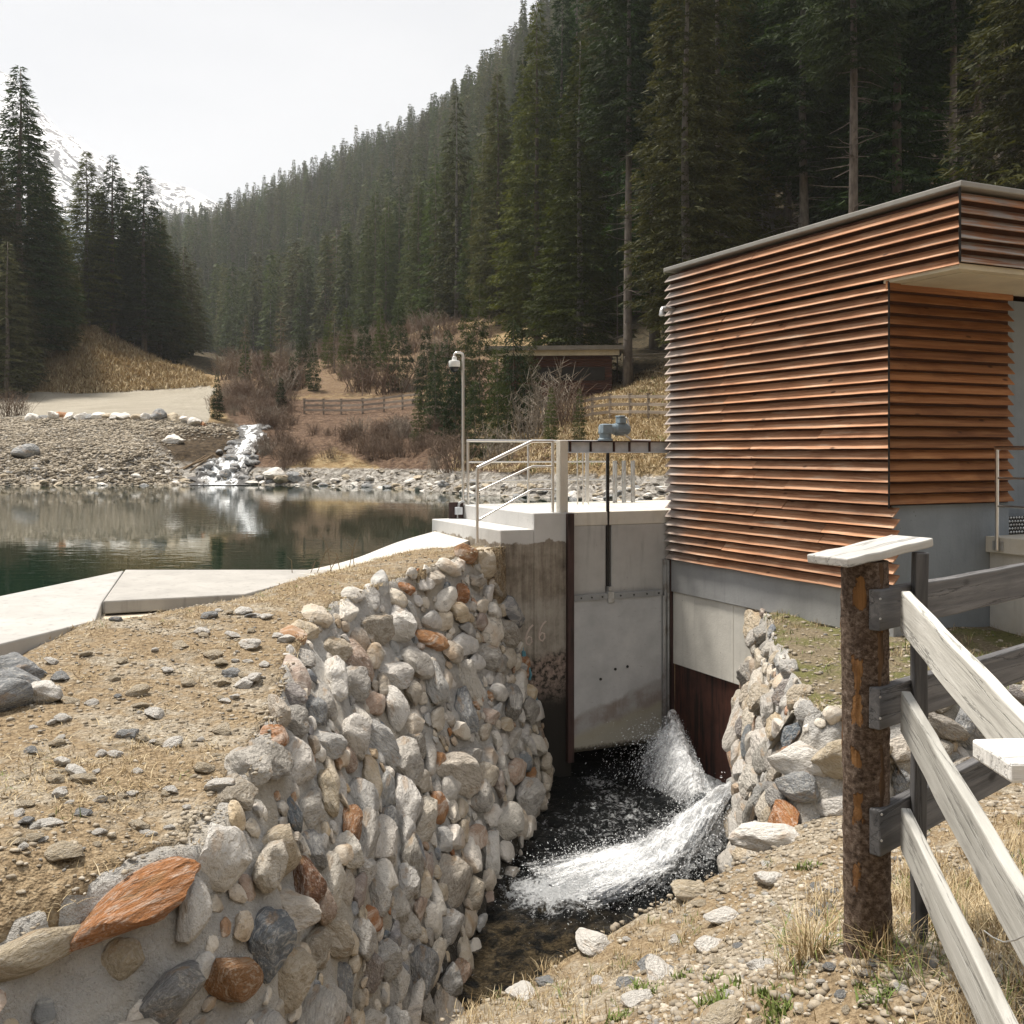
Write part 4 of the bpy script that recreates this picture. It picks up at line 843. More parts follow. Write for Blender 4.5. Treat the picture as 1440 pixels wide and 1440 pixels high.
for zt, zb, zt2 in ((-.545,-.708,-.56),(-.934,-1.10,-.985),(-1.42,-1.605,-1.40)):
    s0 = a0+Vector((0,0,zz((zt+zb)/2))); e0 = a0+dR*3.2+Vector((0,0,zz((zt+zb)/2+(zt2-zt))))
    board('rail', s0, e0, .05, abs(zt-zb), M['rail_shaded'], fn, 'rail with shade painted into its dark boards, running off to the right')
for zs, ze, h in ((-.635,-.77,.165),(-1.035,-1.225,.168),(-1.505,-1.60,.172)):
    board('rail', (1.575,4.10,zz(zs)), (1.165,1.95,zz(ze)), .038, h, M['rail'], fn, 'weathered rail painted in a pale sunlit tone, coming towards the camera')
board('cap_board', (1.255,4.08,zz(-.432)), (1.70,4.35,zz(-.372)), .21, .036, M['cap'], fn)
board('cap_board', (1.015,2.17,zz(-.652)), (1.50,2.17,zz(-.648)), .18, .042, M['cap'], fn)
for px_, py_ in ((1238,842),(1238,870),(1238,980),(1238,1010),(1240,1145),(1240,1182)):
    m_ = MB(); q = Vector(P(px_,py_,4.065))-fn.location; m_.tube([q, q+Vector((-.003,-.006,0))], .0045, 8); m_.build('nail', M['galv'], fn)
bt = board('batten', (1.682,4.235,zz(-2.12)), (1.684,4.235,zz(-.41)), .055, .055, M['rail_shaded'], fn)
wr_ = MB(); wr_.tube([Vector(P(*q))-fn.location for q in ((1384,1309,2.32),(1396,1318,2.25),(1412,1325,2.18),(1428,1322,2.12),(1440,1316,2.09),(1462,1312,2.1))], .0016, 6); wr_.build('tie_wire', M['galv'], fn, smooth=True)
# ================================================================== valley terrain
FP = [PR(*p) for p in [(-500,688,48),(0,686,48),(150,683,49),(330,680,50),(450,681,50),(560,684,46),(640,694,39.5),(760,699,35.5),(930,706,32),(1100,710,30),
 (-500,592,60),(0,592,60),(150,586,60),(250,584,61),(318,600,59),(200,635,53),(60,640,53.5),
 (0,553,86),(150,549,92),(285,543,110),(-500,560,82),
 (100,452,105),(0,502,94),(200,492,108),(270,537,116),(-100,420,120),(-400,380,120),(-500,480,95),(150,420,125),(230,490,130),
 (345,598,62),(330,640,55.5),(400,575,70),(500,582,66),(450,612,57),(500,652,50.5),(580,574,66),(640,650,46),(700,640,46),(430,585,70),(560,640,50.5),
 (300,522,240),(400,507,180),(480,492,150),(560,482,130),(330,515,150),(450,500,110),(540,500,95),(265,520,300),(620,520,80),(700,490,84),(780,562,60),(700,570,62),(860,566,52),(930,566,48),(850,650,36.5),(920,640,36),(760,655,38),
 (885,548,58),(830,548,62),(900,500,64),(980,470,66),(1100,420,62),(1200,390,60),(1440,380,52),(1440,600,36),(1700,500,40),
 (700,345,185),(700,170,310),(600,390,250),(450,440,300),(340,490,340),(300,400,520),(520,330,360),(620,440,165),(560,470,190),(262,355,640),(1000,250,130),(1000,0,230),(1400,150,120),(1400,-300,220),
 (240,322,700),(400,280,600),(480,250,520),(600,222,450),(700,140,400),(760,84,380),(900,-110,350),(1200,-450,300),(1700,-300,200),
 (-200,300,250),(0,360,260),(150,420,320),(-600,200,300)]]
FP += [(-20,16,-3.5),(-6,18,-3.5),(-2,17.5,-3.5),(-10,25,-4),(-20,32,-4),(-8,38,-3.5),(0,25,-3.2),(3,22,-2.4),(-30,42,-3.3),(-40,20,-3.8),(5.5,21,-1.0),(8,18,-1.3),(12,25,.3),(6,26,-1.9),(-60,30,-3.5),
  (-200,900,150),(-420,800,60),(300,760,330),(0,800,150),(-700,700,200)]
hF0 = RBF(FP)
def hF(x, y):
    x = np.asarray(x, float); y = np.asarray(y, float); a = np.clip((y-20)/60, .15, 3.2)
    n = (fbm(x*.12, y*.12, 5, 71)-.5)*1.3*a+(fbm(x*.6, y*.6, 4, 73)-.5)*.55*np.minimum(a, 1.3)
    px = 720+x/y*F
    h = hF0(x, y)
    flat = sstep(310, 200, px)*sstep(60, 64, y)*sstep(100, 90, y)               # the levelled gravel lot
    n = n*(1-.85*flat)
    lip = sstep(-2.0, -1.2, h)*sstep(.8, -.4, h)
    return h+n+lip*(fbm(x*1.7, y*1.7, 3, 79)-.5)*.8
ds = np.r_[np.linspace(16.4, 40, 60), np.linspace(40.5, 75, 120), np.geomspace(75.6, 900, 190)]; rs = np.linspace(-.95, 1.0, 330)
Dm, Rm = np.meshgrid(ds, rs, indexing='ij'); X = Dm*Rm; Y = Dm; Z = hF(X, Y)
near_fix = sstep(19, 16, Y)*sstep(3.5, 2.2, X)          # keep below the dam and sluice
Z = np.where((X < 3.2) & (Y < 20.5), np.minimum(Z, -3.0), Z); Z = np.where((X < 3.2) & (X > -2.2) & (Y < 17.8), -5.4, Z); Z = np.where((X >= 3.2) & (Y < 17.5), np.minimum(Z, -2.2), Z)
px = 720+X/Y*F; py = 637-Z/Y*F
def inpoly(poly, soft): return sstep(soft, -soft, sdist(px, py, poly))
wat = -1.55
g1 = inpoly([(-800,595),(335,596),(335,700),(-800,700)], 6)*(Y < 66)
g2 = sstep(wat+1.1, wat+.5, Z)*(Y > 20)*(Y < 60)
wg = np.maximum(g1, g2)
wr2 = inpoly([(-800,562),(0,553),(150,549),(285,542),(305,545),(297,560),(290,600),(-800,604)], 2.5)*(Y > 57)*(Y < 150)
wp = inpoly([(205,606),(330,590),(345,625),(300,655),(245,650)], 26)*(Y < 70)
wb = np.maximum(inpoly([(300,560),(580,560),(640,590),(690,690),(560,670),(470,630),(350,680),(335,610)], 18)*(Y < 90), .75*inpoly([(620,500),(800,500),(820,640),(700,690),(620,640)], 20)*(Y < 90))
wb = np.maximum(wb, .55*inpoly([(300,530),(420,480),(650,455),(720,500),(650,565),(300,565)], 12)*(Y < 150))
wf = np.maximum(sstep(100, 125, Y)*(px > 230), sstep(105, 118, Y)); wf = np.maximum(wf, inpoly([(880,560),(2200,700),(2200,-900),(860,-900),(640,440),(840,470)], 14)*(Y > 50))
bare = inpoly([(470,500),(500,478),(540,486),(520,512)], 8)*(Y < 140)
wf = wf*(1-bare)
me = gridmesh('valley_ground', X, Y, Z+CZ, [M['far']])
for nme, a in (('wgravel',wg),('wroad',wr2),('wpeat',wp),('wbrush',wb),('wforest',wf)): vattr(me, nme, a.ravel())
tag(link('hillside_terrain', me), 'valley floor, gravel lot and hillsides around the pond', kind='structure')
# unseen valley side added behind the viewpoint to darken what faces it
X, Y = np.meshgrid(np.linspace(-260, 260, 60), np.linspace(-24, -190, 30)); Z = -2.4+np.clip(-Y-22, 0, 200)*.62*(.8+.4*fbm(X*.02, Y*.02, 3, 97))+np.abs(X)*.02
me = gridmesh('added_valley_side', X, Y, Z+CZ, [M['far']]); vattr(me, 'wforest', np.ones(X.size)); tag(link('hillside_terrain', me), 'unseen dark valley side added behind the viewpoint for shade', kind='structure')
X, Y = np.meshgrid(np.linspace(-70, 90, 40), np.linspace(-26, 20, 24)); Z = np.full(X.shape, -3.4)+fbm(X*.1, Y*.1, 3, 98)*.6; Z = np.where((X > -14) & (X < 11) & (Y > -2.5), -5.6, Z); Z = np.where((X < 2) & (Y > 6), -5.6, Z)
me = gridmesh('meadow', X, Y, Z+CZ, [M['far']]); tag(link('meadow', me), 'rough meadow around the viewpoint', kind='structure')
# pond surface
pw = MB(); pw.add([(-140,8,zz(wat)),(-1.0,8,zz(wat)),(6,17,zz(wat)),(30,30,zz(wat)),(30,60,zz(wat)),(-140,60,zz(wat))], [[0,1,2,3,4,5]])
# keep the water behind the bank: outline follows the slabs, kerb and deck
pw = MB(); pw.add([(x,y,zz(wat)) for x, y in [(-60,4),(-9,9.0),(-5.2,10.2),(-4.7,12.2),(-2.6,12.4),(-2.0,13.6),(-1.2,15.6),(-1.0,16.6),(2.5,18.2),(12,24),(12,48),(-14,56),(-60,56)]], [list(range(13))])
tag(pw.build('pond_water', M['pond']), 'calm dark green reservoir water', kind='structure')
# brook running down into the pond
rows = [((340,372),598,61.5),((334,372),612,59),((326,364),624,57),((318,360),640,55),((300,358),652,53),((285,356),664,51.3),((272,348),675,50),((262,352),682,48.6)]
V = []; nc = 26
for (xa, xb), y, d in rows:
    V.append([((xa+(xb-xa)*k/(nc-1)-720)/F*d, d) for k in range(nc)])
A = np.array(V); up = np.linspace(0, len(rows)-1, 70); A = np.stack([[[np.interp(u, range(len(rows)), A[:,k,c]) for c in range(2)] for k in range(nc)] for u in up])
bx, by = A[...,0], A[...,1]; cen = bx.mean(1, keepdims=True); uu = np.arange(70)[:,None]; kk = np.linspace(-1,1,nc)[None]; bx = cen+(bx-cen)*(1+.55*(fbm(uu*.33+(kk > 0)*40, uu*0, 3, 93)-.5))+.5*(fbm(uu*.2, uu*0, 2, 94)-.5); bz = hF(bx, by)+.10+(fbm(bx*1.2, by*.8, 3, 91)-.4)*.12
bz = np.maximum(bz, wat+.03)
me = gridmesh('brook_water', bx, by, bz+CZ, [M['brook']]); vattr(me, 'edge', (np.abs(np.linspace(-1,1,nc))[None]**3*np.ones((70,1))).ravel())
tag(link('brook_water', me), 'white brook cascading over rocks into the pond', kind='structure')
# snow mountain far behind
rr = np.linspace(-1.3, .6, 200); dd = np.linspace(820, 1700, 90); Rm, Dm = np.meshgrid(rr, dd); X = Rm*Dm; Y = Dm
ang = 720+Rm*F
crest = np.interp(ang, [-900,-300,-60,10,60,120,180,230,270,330,450,700,1100], [160,138,120,126,148,182,214,242,264,304,380,430,480])
tt = (Dm-820)/430; top = (637-crest)/F*1250
Z = np.where(tt < 1, top*np.clip(tt, 0, 1)**.9+40*(1-np.clip(tt,0,1)), top-(Dm-1250)*.5)
Z = Z+(fbm(X*.008, Y*.008, 6, 95)-.5)*90*np.clip(tt*3, 0, 1)
tag(link('snow_mountain', gridmesh('snow_mountain', X, Y, Z+CZ, [M['snow']])), 'distant snow mountain with dark rock patches', kind='structure')

# ================================================================== conifers
def spruce(H, Rr, base, nwh, nbr, per_m, leaf, seed, droop=.35, sparse=0.0, wid=.30):
    g = np.random.default_rng(seed); Vs = []
    for i in range(nwh):
        zf = (i+g.uniform(-.4,.4))/nwh; zf = min(max(zf, 0), .995); z = H*(base+(1-base)*zf)
        L0 = Rr*((1-zf)**.78)*min(1, .55+zf*3.0)
        nb = max(3, int(nbr*(.45+.55*(1-zf))))
        a0 = g.uniform(0, 6.28)
        for j in range(nb):
            if g.random() < sparse: continue
            a = a0+6.283*j/nb+g.normal(0,.25); L = L0*g.uniform(.55,1.12)+.12; k = max(3, int(L*per_m)); dr_ = droop*g.uniform(.6,1.4)
            t = np.sqrt(g.uniform(.04, 1, k)); r = L*t; zz_ = z-dr_*L*t**1.3*.9+.28*L*np.maximum(t-.65, 0)**1.2+g.normal(0,.05,k)
            ca, sa = math.cos(a), math.sin(a); w = g.normal(0, 1, k)*L*.13*(.3+t)
            pos = np.stack([ca*r-sa*w, sa*r+ca*w, zz_], 1)
            b = a+g.choice([-1,1], k)*g.uniform(.1,1.1,k); dz = g.normal(-.45,.38,k)
            dirs = np.stack([np.cos(b), np.sin(b), dz], 1); dirs /= np.linalg.norm(dirs, axis=1, keepdims=True)
            sd = np.cross(dirs, g.normal(size=(k,3))); sd /= np.linalg.norm(sd, axis=1, keepdims=True)+1e-9
            ll = leaf*g.uniform(.6,1.35,k)[:,None]
            Vs.append(np.stack([pos-sd*ll*wid*.5, pos+sd*ll*wid*.5, pos+dirs*ll+sd*ll*wid*.12, pos+dirs*ll-sd*ll*wid*.12], 1).reshape(-1,3))
    k = 12                                              # leader
    g2 = np.stack([g.normal(0,.05,k), g.normal(0,.05,k), H*np.linspace(.96,1.0,k)], 1)
    V = np.concatenate(Vs); n = len(V)//4
    return V, np.arange(n*4).reshape(n,4)
def trunk_mesh(H, r, seed, dead=0, dead0=.06, dead1=.45, mats=None, bend=.15):
    g = np.random.default_rng(seed); mb = MB(); n = 12
    pts = [(bend*math.sin(i*.9+seed)*.3, bend*math.cos(i*.7+seed)*.3, -.6+(H*.985+.6)*i/n) for i in range(n+1)]
    mb.tube(pts, [r*(1.25 if i == 0 else 1)*(1-i/n*.93) for i in range(n+1)], 9)
    for k in range(dead):
        z = H*g.uniform(dead0, dead1); a = g.uniform(0, 6.28); L = g.uniform(.8,2.4)*(1.2-z/H); d = g.uniform(-.1,.35)
        q = [(0,0,z),(math.cos(a)*L*.5,math.sin(a)*L*.5,z-L*d*.3),(math.cos(a+.15)*L,math.sin(a+.15)*L,z-L*d)]
        mb.tube(q, [.028,.018,.006], 4, caps=False)
    return npmesh('trunk', np.array(mb.v), mb.f, [M['bark']], True)
# detailed spruces for the near woods (unit: real metres, 26 m tall)
BIG = []
for i, (H, Rr, base, nwh, nbr, dead, sunlit) in enumerate([(26,3.3,.10,74,11,40,0),(28,3.0,.30,64,11,60,0),(25,3.6,.06,74,12,24,1),(30,2.9,.42,58,11,80,0),(27,3.2,.16,72,11,40,1)]):
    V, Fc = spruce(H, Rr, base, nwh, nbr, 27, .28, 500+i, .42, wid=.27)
    BIG.append((npmesh('crown', V, Fc, [M['needle_sunlit' if sunlit else 'needle']]), trunk_mesh(H, .27, 520+i, dead, .05, base+.12), H))
MIDT = []
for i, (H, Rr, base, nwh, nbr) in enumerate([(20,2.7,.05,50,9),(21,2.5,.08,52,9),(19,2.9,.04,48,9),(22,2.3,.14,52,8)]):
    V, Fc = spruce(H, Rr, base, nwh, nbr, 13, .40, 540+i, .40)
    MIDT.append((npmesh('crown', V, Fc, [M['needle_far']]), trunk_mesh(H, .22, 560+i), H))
YOUNG = []
for i, (H, Rr, base, nwh, nbr) in enumerate([(4,1.15,.02,26,9),(5,1.3,.02,28,9),(3,1.0,.01,22,9)]):
    V, Fc = spruce(H, Rr, base, nwh, nbr, 60, .115, 580+i, .15)
    YOUNG.append((npmesh('crown', V, Fc, [M['needle_young' if i == 1 else 'needle']]), trunk_mesh(H, .05, 590+i, bend=.03), H))
FAR = []
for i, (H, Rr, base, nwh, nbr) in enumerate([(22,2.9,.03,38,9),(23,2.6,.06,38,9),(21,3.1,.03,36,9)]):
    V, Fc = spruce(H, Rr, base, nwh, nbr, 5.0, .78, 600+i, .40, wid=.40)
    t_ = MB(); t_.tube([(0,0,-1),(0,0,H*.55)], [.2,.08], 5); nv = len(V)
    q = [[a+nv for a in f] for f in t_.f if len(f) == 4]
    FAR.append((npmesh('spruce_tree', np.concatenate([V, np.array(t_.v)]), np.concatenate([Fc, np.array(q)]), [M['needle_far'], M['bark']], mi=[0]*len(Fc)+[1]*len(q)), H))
V, Fc = spruce(16, 2.2, .06, 34, 7, 5, .55, 640, .1, .15, wid=.10); LARCH_C = npmesh('crown', V, Fc, [M['larch']]); LARCH_T = trunk_mesh(16, .17, 641, 30, .1, .9)
def tree(proto, x, y, height, name, label, group, h=hF, z=None, spin=None, squash=1.0):
    crown, trunk, H = proto; s = height/H; zt = float(h(np.array([x]), np.array([y]))[0]) if z is None else z
    r = thing(name, label, 'tree', (x,y,zz(zt)), rng.uniform(0,6.28) if spin is None else spin, group); r.scale = (s*squash,s*squash,s)
    link('trunk', trunk, r); link('crown', crown, r); return r
def at(px, d): return ((px-720)/F*d, d)
placed = []
# --- group of tall spruces on the left slope
for (px_, d, H, k, lab) in [(28,92,27.5,0,'tallest spruce of the left slope, rising before the snow mountain'),(-8,88,20,2,'broad spruce cut by the left edge of the photo'),(60,96,18,2,'spruce at the right flank of the tallest left spruce'),
   (10,84,13,2,'low bushy spruce in front of the tallest left spruce'),(122,106,18.6,2,'slender pointed spruce standing alone left of the slope gap'),(158,108,19.5,0,'spruce between the pointed one and the darker pair'),(186,112,18,2,'dark spruce behind the slope edge'),
   (202,110,20.5,0,'tall dark spruce at the right of the slope group'),(225,114,17,2,'sloping edge spruce right of the tall dark one'),(245,118,14,0,'shorter spruce where the slope meets the gravel lot'),(258,124,13,2,'small spruce at the foot of the grassy slope'),
   (172,118,18,0,'spruce half hidden in the middle of the left group'),(90,110,11,2,'low spruce filling the gap of the left group'),(-45,96,24,0,'spruce just outside the left corner'),(40,101,22,2,'spruce behind the tallest left spruce'),(140,116,16,0,'spruce behind the slender pointed one'),(-20,92,15,2,'bushy spruce low at the left edge'),(75,100,13,2,'bushy low spruce under the gap in the left group'),(38,88,9,2,'young bushy spruce lowest on the left slope'),(215,118,17,2,'second spruce behind the slope edge'),(270,128,12,0,'dark spruce where the forest meets the left slope')]:
    x, y = at(px_, d); tree(BIG[k] if H > 13.5 else MIDT[0], x, y, H, 'spruce_tree', lab, 'spruces on the left slope', squash=1.6); placed.append((x,y))
# --- tall woods behind the building
for (px_, d, H, k, lab, sq) in [(815,62,21.5,2,'full spruce in front of the low hut, branches nearly to the ground',1.15),(884,58,32,3,'tall spruce with long bare trunk beside the fence',1.0),(868,60,14,3,'thin dead looking trunk left of the long bare trunk',.35),
   (965,46,25,4,'golden green spruce at the left roof end of the building',1.1),(1010,52,27,2,'spruce behind the golden green one',1.0),(920,66,33,0,'dark spruce between the bare trunk and the golden spruce',1.0),(1075,54,31,3,'dark bare trunked spruce above the roof middle',.9),
   (1130,50,30,1,'dark green spruce left of the pale trunk',1.0),(1200,44,33,3,'pale grey trunk with dead twigs above the roof',.85),(1262,48,28,0,'dense dark green spruce right of the pale trunk',1.05),(1340,46,33,3,'first straight trunk at the roof corner',.8),
   (1375,52,33,3,'second straight trunk at the roof corner',.8),(1408,48,32,3,'thin trunk at the right roof corner',.8),(1460,38,27,2,'bright green spruce cut by the right edge of the photo',1.05),(1300,58,34,1,'dark spruce behind the dense one',1.0),
   (755,78,27,2,'bushy spruce uphill left of the hut',1.05),(790,88,30,0,'spruce behind the hut roof',1.0),(850,80,33,2,'spruce above the right end of the hut',1.0),(700,96,24,2,'spruce at the left wood edge',1.0),(735,105,26,0,'spruce on the wood edge above the hut',1.0)]:
    x, y = at(px_, d); r = tree(BIG[k], x, y, H, 'spruce_tree', lab, 'tall spruces behind the building', squash=1.0)
    r.scale.x *= sq; r.scale.y *= sq; placed.append((x,y))
nn = 0
for att in range(4000):
    y = rng.uniform(50, 125); px_ = rng.uniform(800, 1650); x = (px_-720)/F*y
    if px_ < 900 and y < 85: continue
    if placed and min((x-a)**2+(y-b)**2 for a, b in placed) < 3.9**2: continue
    placed.append((x,y)); nn += 1
    tree(BIG[int(rng.choice([0,1,3,1,3]))], x, y, rng.uniform(26,36), 'spruce_tree', 'dark spruce standing in the dense wood behind the building', 'dense wood behind the building')
    if nn >= 85: break
# --- hillside forest: points on the slope
cand = []
pl = {}
def freec(x, y, s):
    c = (int(x//8), int(y//8))
    for i in (-1,0,1):
        for j in (-1,0,1):
            for a, b in pl.get((c[0]+i, c[1]+j), ()):
                if (a-x)**2+(b-y)**2 < s*s: return False
    pl.setdefault(c, []).append((x,y)); return True
for a, b in placed: pl.setdefault((int(a//8), int(b//8)), []).append((a,b))
for att in range(26000):
    y = 100*(7.6**rng.random()); y = 90+ (760-90)*rng.random()**1.2; px_ = rng.uniform(225, 1150); x = (px_-720)/F*y
    if y < np.interp(px_, [225,300,450,560,640,720,800], [330,250,190,138,108,96,90]): continue
    if px_ > 900 and y > 330: continue
    if not freec(x, y, 3.6+y*.0042): continue
    cand.append((x,y))
C = np.array(cand); zc = hF(C[:,0], C[:,1]); pxc = 720+C[:,0]/C[:,1]*F; pyc = 637-zc/C[:,1]*F
ok = (pyc > -330) & (pyc < 640); C = C[ok]; zc = zc[ok]
Hh = rng.uniform(15, 25, len(C))*np.where(C[:,1] > 500, .95, 1.0)
order = np.argsort(C[:,1]); NI = 150
print('hill trees', len(C))
for n_, i in enumerate(order[:NI]):
    x, y = C[i]; tree(MIDT[int(rng.integers(4))], x, y, Hh[i], 'spruce_tree', 'spruce in the forest on the dark hillside above the pond', 'forest trees on the near hillside', z=zc[i])
rest = order[NI:]
me = bpy.data.meshes.new('forest'); me.vertices.add(len(rest)); me.vertices.foreach_set('co', np.stack([C[rest,0], C[rest,1], zc[rest]+CZ], 1).astype(np.float32).ravel())
vattr(me, 'scl', Hh[rest]/22); vattr(me, 'rot', rng.uniform(0, 6.28, len(rest))); vattr(me, 'kind', rng.integers(0, 3, len(rest)).astype(float))
fo = link('forest', me); tag(fo, 'dense conifer forest covering the far hillside up to the ridge', 'forest', kind='stuff')
srcs = []
for k in range(3):                                        # three individuals of the far wood double as the kinds
    i = order[NI-1-k]; 
    o = link('spruce_tree', FAR[k][0]); o.location = (C[i,0]+2.5, C[i,1]+2, zz(zc[i])); tag(o, 'spruce in the forest on the dark hillside above the pond', 'tree', 'forest trees on the near hillside'); srcs.append(o)
ng = bpy.data.node_groups.new('forest', 'GeometryNodeTree'); ng.interface.new_socket('Geometry', in_out='INPUT', socket_type='NodeSocketGeometry'); ng.interface.new_socket('Geometry', in_out='OUTPUT', socket_type='NodeSocketGeometry')
gi = ng.nodes.new('NodeGroupInput'); go = ng.nodes.new('NodeGroupOutput'); jn = ng.nodes.new('GeometryNodeJoinGeometry')
def nattr(n):
    a = ng.nodes.new('GeometryNodeInputNamedAttribute'); a.data_type = 'FLOAT'; a.inputs[0].default_value = n; return a.outputs[0]
for k in range(3):
    oi = ng.nodes.new('GeometryNodeObjectInfo'); oi.inputs[0].default_value = srcs[k]; oi.inputs['As Instance'].default_value = True
    ip = ng.nodes.new('GeometryNodeInstanceOnPoints'); cm_ = ng.nodes.new('FunctionNodeCompare'); cm_.data_type = 'FLOAT'; cm_.operation = 'EQUAL'
    ng.links.new(nattr('kind'), cm_.inputs[0]); cm_.inputs[1].default_value = float(k); cm_.inputs['Epsilon'].default_value = .1
    cx = ng.nodes.new('ShaderNodeCombineXYZ'); ng.links.new(nattr('rot'), cx.inputs[2]); er = ng.nodes.new('FunctionNodeEulerToRotation'); ng.links.new(cx.outputs[0], er.inputs[0])
    cs = ng.nodes.new('ShaderNodeCombineXYZ'); [ng.links.new(nattr('scl'), cs.inputs[q]) for q in range(3)]
    ng.links.new(gi.outputs[0], ip.inputs['Points']); ng.links.new(cm_.outputs[0], ip.inputs['Selection']); ng.links.new(oi.outputs['Geometry'], ip.inputs['Instance']); ng.links.new(er.outputs[0], ip.inputs['Rotation']); ng.links.new(cs.outputs[0], ip.inputs['Scale'])
    ng.links.new(ip.outputs[0], jn.inputs[0])
ng.links.new(jn.outputs[0], go.inputs[0]); md = fo.modifiers.new('forest', 'NODES'); md.node_group = ng

# --- young spruces by the shore
for (px_, d, H, k, lab) in [(305,63,2.3,0,'small dark young spruce alone at the corner of the gravel lot'),(376,84,3.4,1,'olive young conifer above the brook'),(441,76,3.0,0,'dark young spruce right of the olive conifer'),(410,80,2.2,2,'small young spruce between two others above the brook'),
   (462,95,4.2,1,'young conifer at the foot of the forest'),(487,82,4.6,1,'olive young spruce uphill of the plank fence'),(512,78,4.4,0,'young spruce left of the dark one by the plank fence'),(560,74,5.6,0,'dark bushy young spruce at the right end of the plank fence'),
   (588,52,2.4,1,'young spruce low on the brushy shore'),(612,54,4.0,0,'young spruce behind the camera pole'),(640,50,3.4,2,'bushy young spruce low behind the camera pole'),(674,56,6.4,1,'tall yellowish young spruce left of the hut'),
   (700,47,4.4,1,'dark young spruce in the thicket left of the hut'),(722,50,4.6,2,'dark spruce covering the left part of the hut'),(745,53,4.0,1,'spruce before the middle of the hut wall'),(668,45,3.0,0,'dark low spruce above the railing'),(775,44,2.0,1,'squat olive conifer below the plank fence'),(815,42,1.9,1,'squat yellowish shrub spruce behind the beam'),(345,92,3.0,0,'dark young spruce behind the olive conifer'),(425,88,4.0,0,'dark young spruce behind the brushy slope'),(535,84,4.4,1,'olive young spruce beside the dark bushy one'),(395,70,1.8,2,'tiny spruce among the shrubs by the brook'),(600,64,4.4,0,'dark spruce behind the bare larch'),(630,60,4.2,2,'dark young spruce uphill of the thicket'),(655,64,5.2,1,'olive spruce left of the tall yellowish one')]:
    x, y = at(px_, d); tree(YOUNG[k], x, y, H*1.22, 'young_spruce', lab, 'young spruces by the shore', squash=.64)
for (px_, d, H, lab) in [(611,62,5.6,'bare pale young larch behind the camera pole'),(345,90,6,'thin bare larch left of the olive conifer'),(395,100,7,'bare larch at the forest foot above the brook'),(470,88,6,'leafless larch among the young conifers'),(765,330,22,'tan leafless larch high in the hillside forest'),(535,90,6,'bare larch behind the young spruces')]:
    x, y = at(px_, d); tree((LARCH_C, LARCH_T, 16), x, y, H, 'larch_tree', lab, 'bare larches')
for k in range(16):
    d = rng.uniform(190, 420); px_ = rng.uniform(430, 860); x, y = at(px_, d); tree((LARCH_C, LARCH_T, 16), x, y, rng.uniform(17, 24), 'larch_tree', 'tan leafless larch standing among the spruces of the hillside', 'larches in the hillside forest', squash=1.25)
# --- leafless shrubs
BUSH = []
for i in range(4):
    g = np.random.default_rng(700+i); mb = MB()
    for k in range(46):
        a = g.uniform(0,6.28); L = g.uniform(.7,1.5); t = g.uniform(.12,.75); p = Vector((g.normal(0,.25), g.normal(0,.25), -.1)); d_ = Vector((math.cos(a)*t, math.sin(a)*t, 1)).normalized()
        q = p+d_*L*.5+Vector((0,0,.05)); e = p+d_*L+Vector((g.normal(0,.1), g.normal(0,.1), .1)); mb.tube([p, q, e], [.014,.010,.004], 3, caps=False)
        for j in range(4):
            s0 = p.lerp(e, g.uniform(.35,.95)); mb.tube([s0, s0+Vector((g.normal(0,.22), g.normal(0,.22), g.uniform(.08,.35)))], [.007,.003], 3, caps=False)
    BUSH.append(npmesh('shrub', np.array(mb.v), mb.f, [M['twig_pale' if i == 3 else 'twig']]))
bpoly = [(318,556),(560,556),(640,590),(665,680),(560,660),(480,640),(400,668),(360,665),(372,600),(330,598),(300,575)]
nb_ = 0; blab = ['reddish brown leafless shrub on the brushy slope right of the brook','pale leafless shrub on the brushy slope right of the brook']
for att in range(3000):
    d = rng.uniform(46, 84); px_ = 300+365*rng.random()**1.25; x, y = at(px_, d); z = float(hF(np.array([x]), np.array([y]))[0]); py_ = 637-z/d*F
    if z < wat+.55 or (415 < px_ < 610 and 556 < py_ < 612) or sdist(np.array([px_]), np.array([py_]), bpoly)[0] > 0: continue
    k = int(rng.choice([0,1,2,0,1,2,3])); o = link('bare_shrub', BUSH[k]); o.location = (x,y,zz(z)); o.rotation_euler.z = rng.uniform(0,6.28); s = rng.uniform(.4,.95); o.scale = (s*1.2,s*1.2,s)
    tag(o, blab[1 if k == 3 else 0], 'shrub', 'leafless shrubs right of the brook'); nb_ += 1
    if nb_ >= 140: break
nb_ = 0
for att in range(3000):
    d = rng.uniform(72, 135); px_ = rng.uniform(320, 690); x, y = at(px_, d); z = float(hF(np.array([x]), np.array([y]))[0]); py_ = 637-z/d*F
    if not (462 < py_ < 560) or rng.random() > .7: continue
    k = int(rng.choice([0,1,2,3])); o = link('bare_shrub', BUSH[k]); o.location = (x,y,zz(z)); o.rotation_euler.z = rng.uniform(0,6.28); s = rng.uniform(.7,2.0); o.scale = (s*1.3,s*1.3,s)
    tag(o, ('pale' if k == 3 else 'brown')+' leafless shrub on the dry slope below the forest edge', 'shrub', 'leafless shrubs below the forest edge'); nb_ += 1
    if nb_ >= 90: break
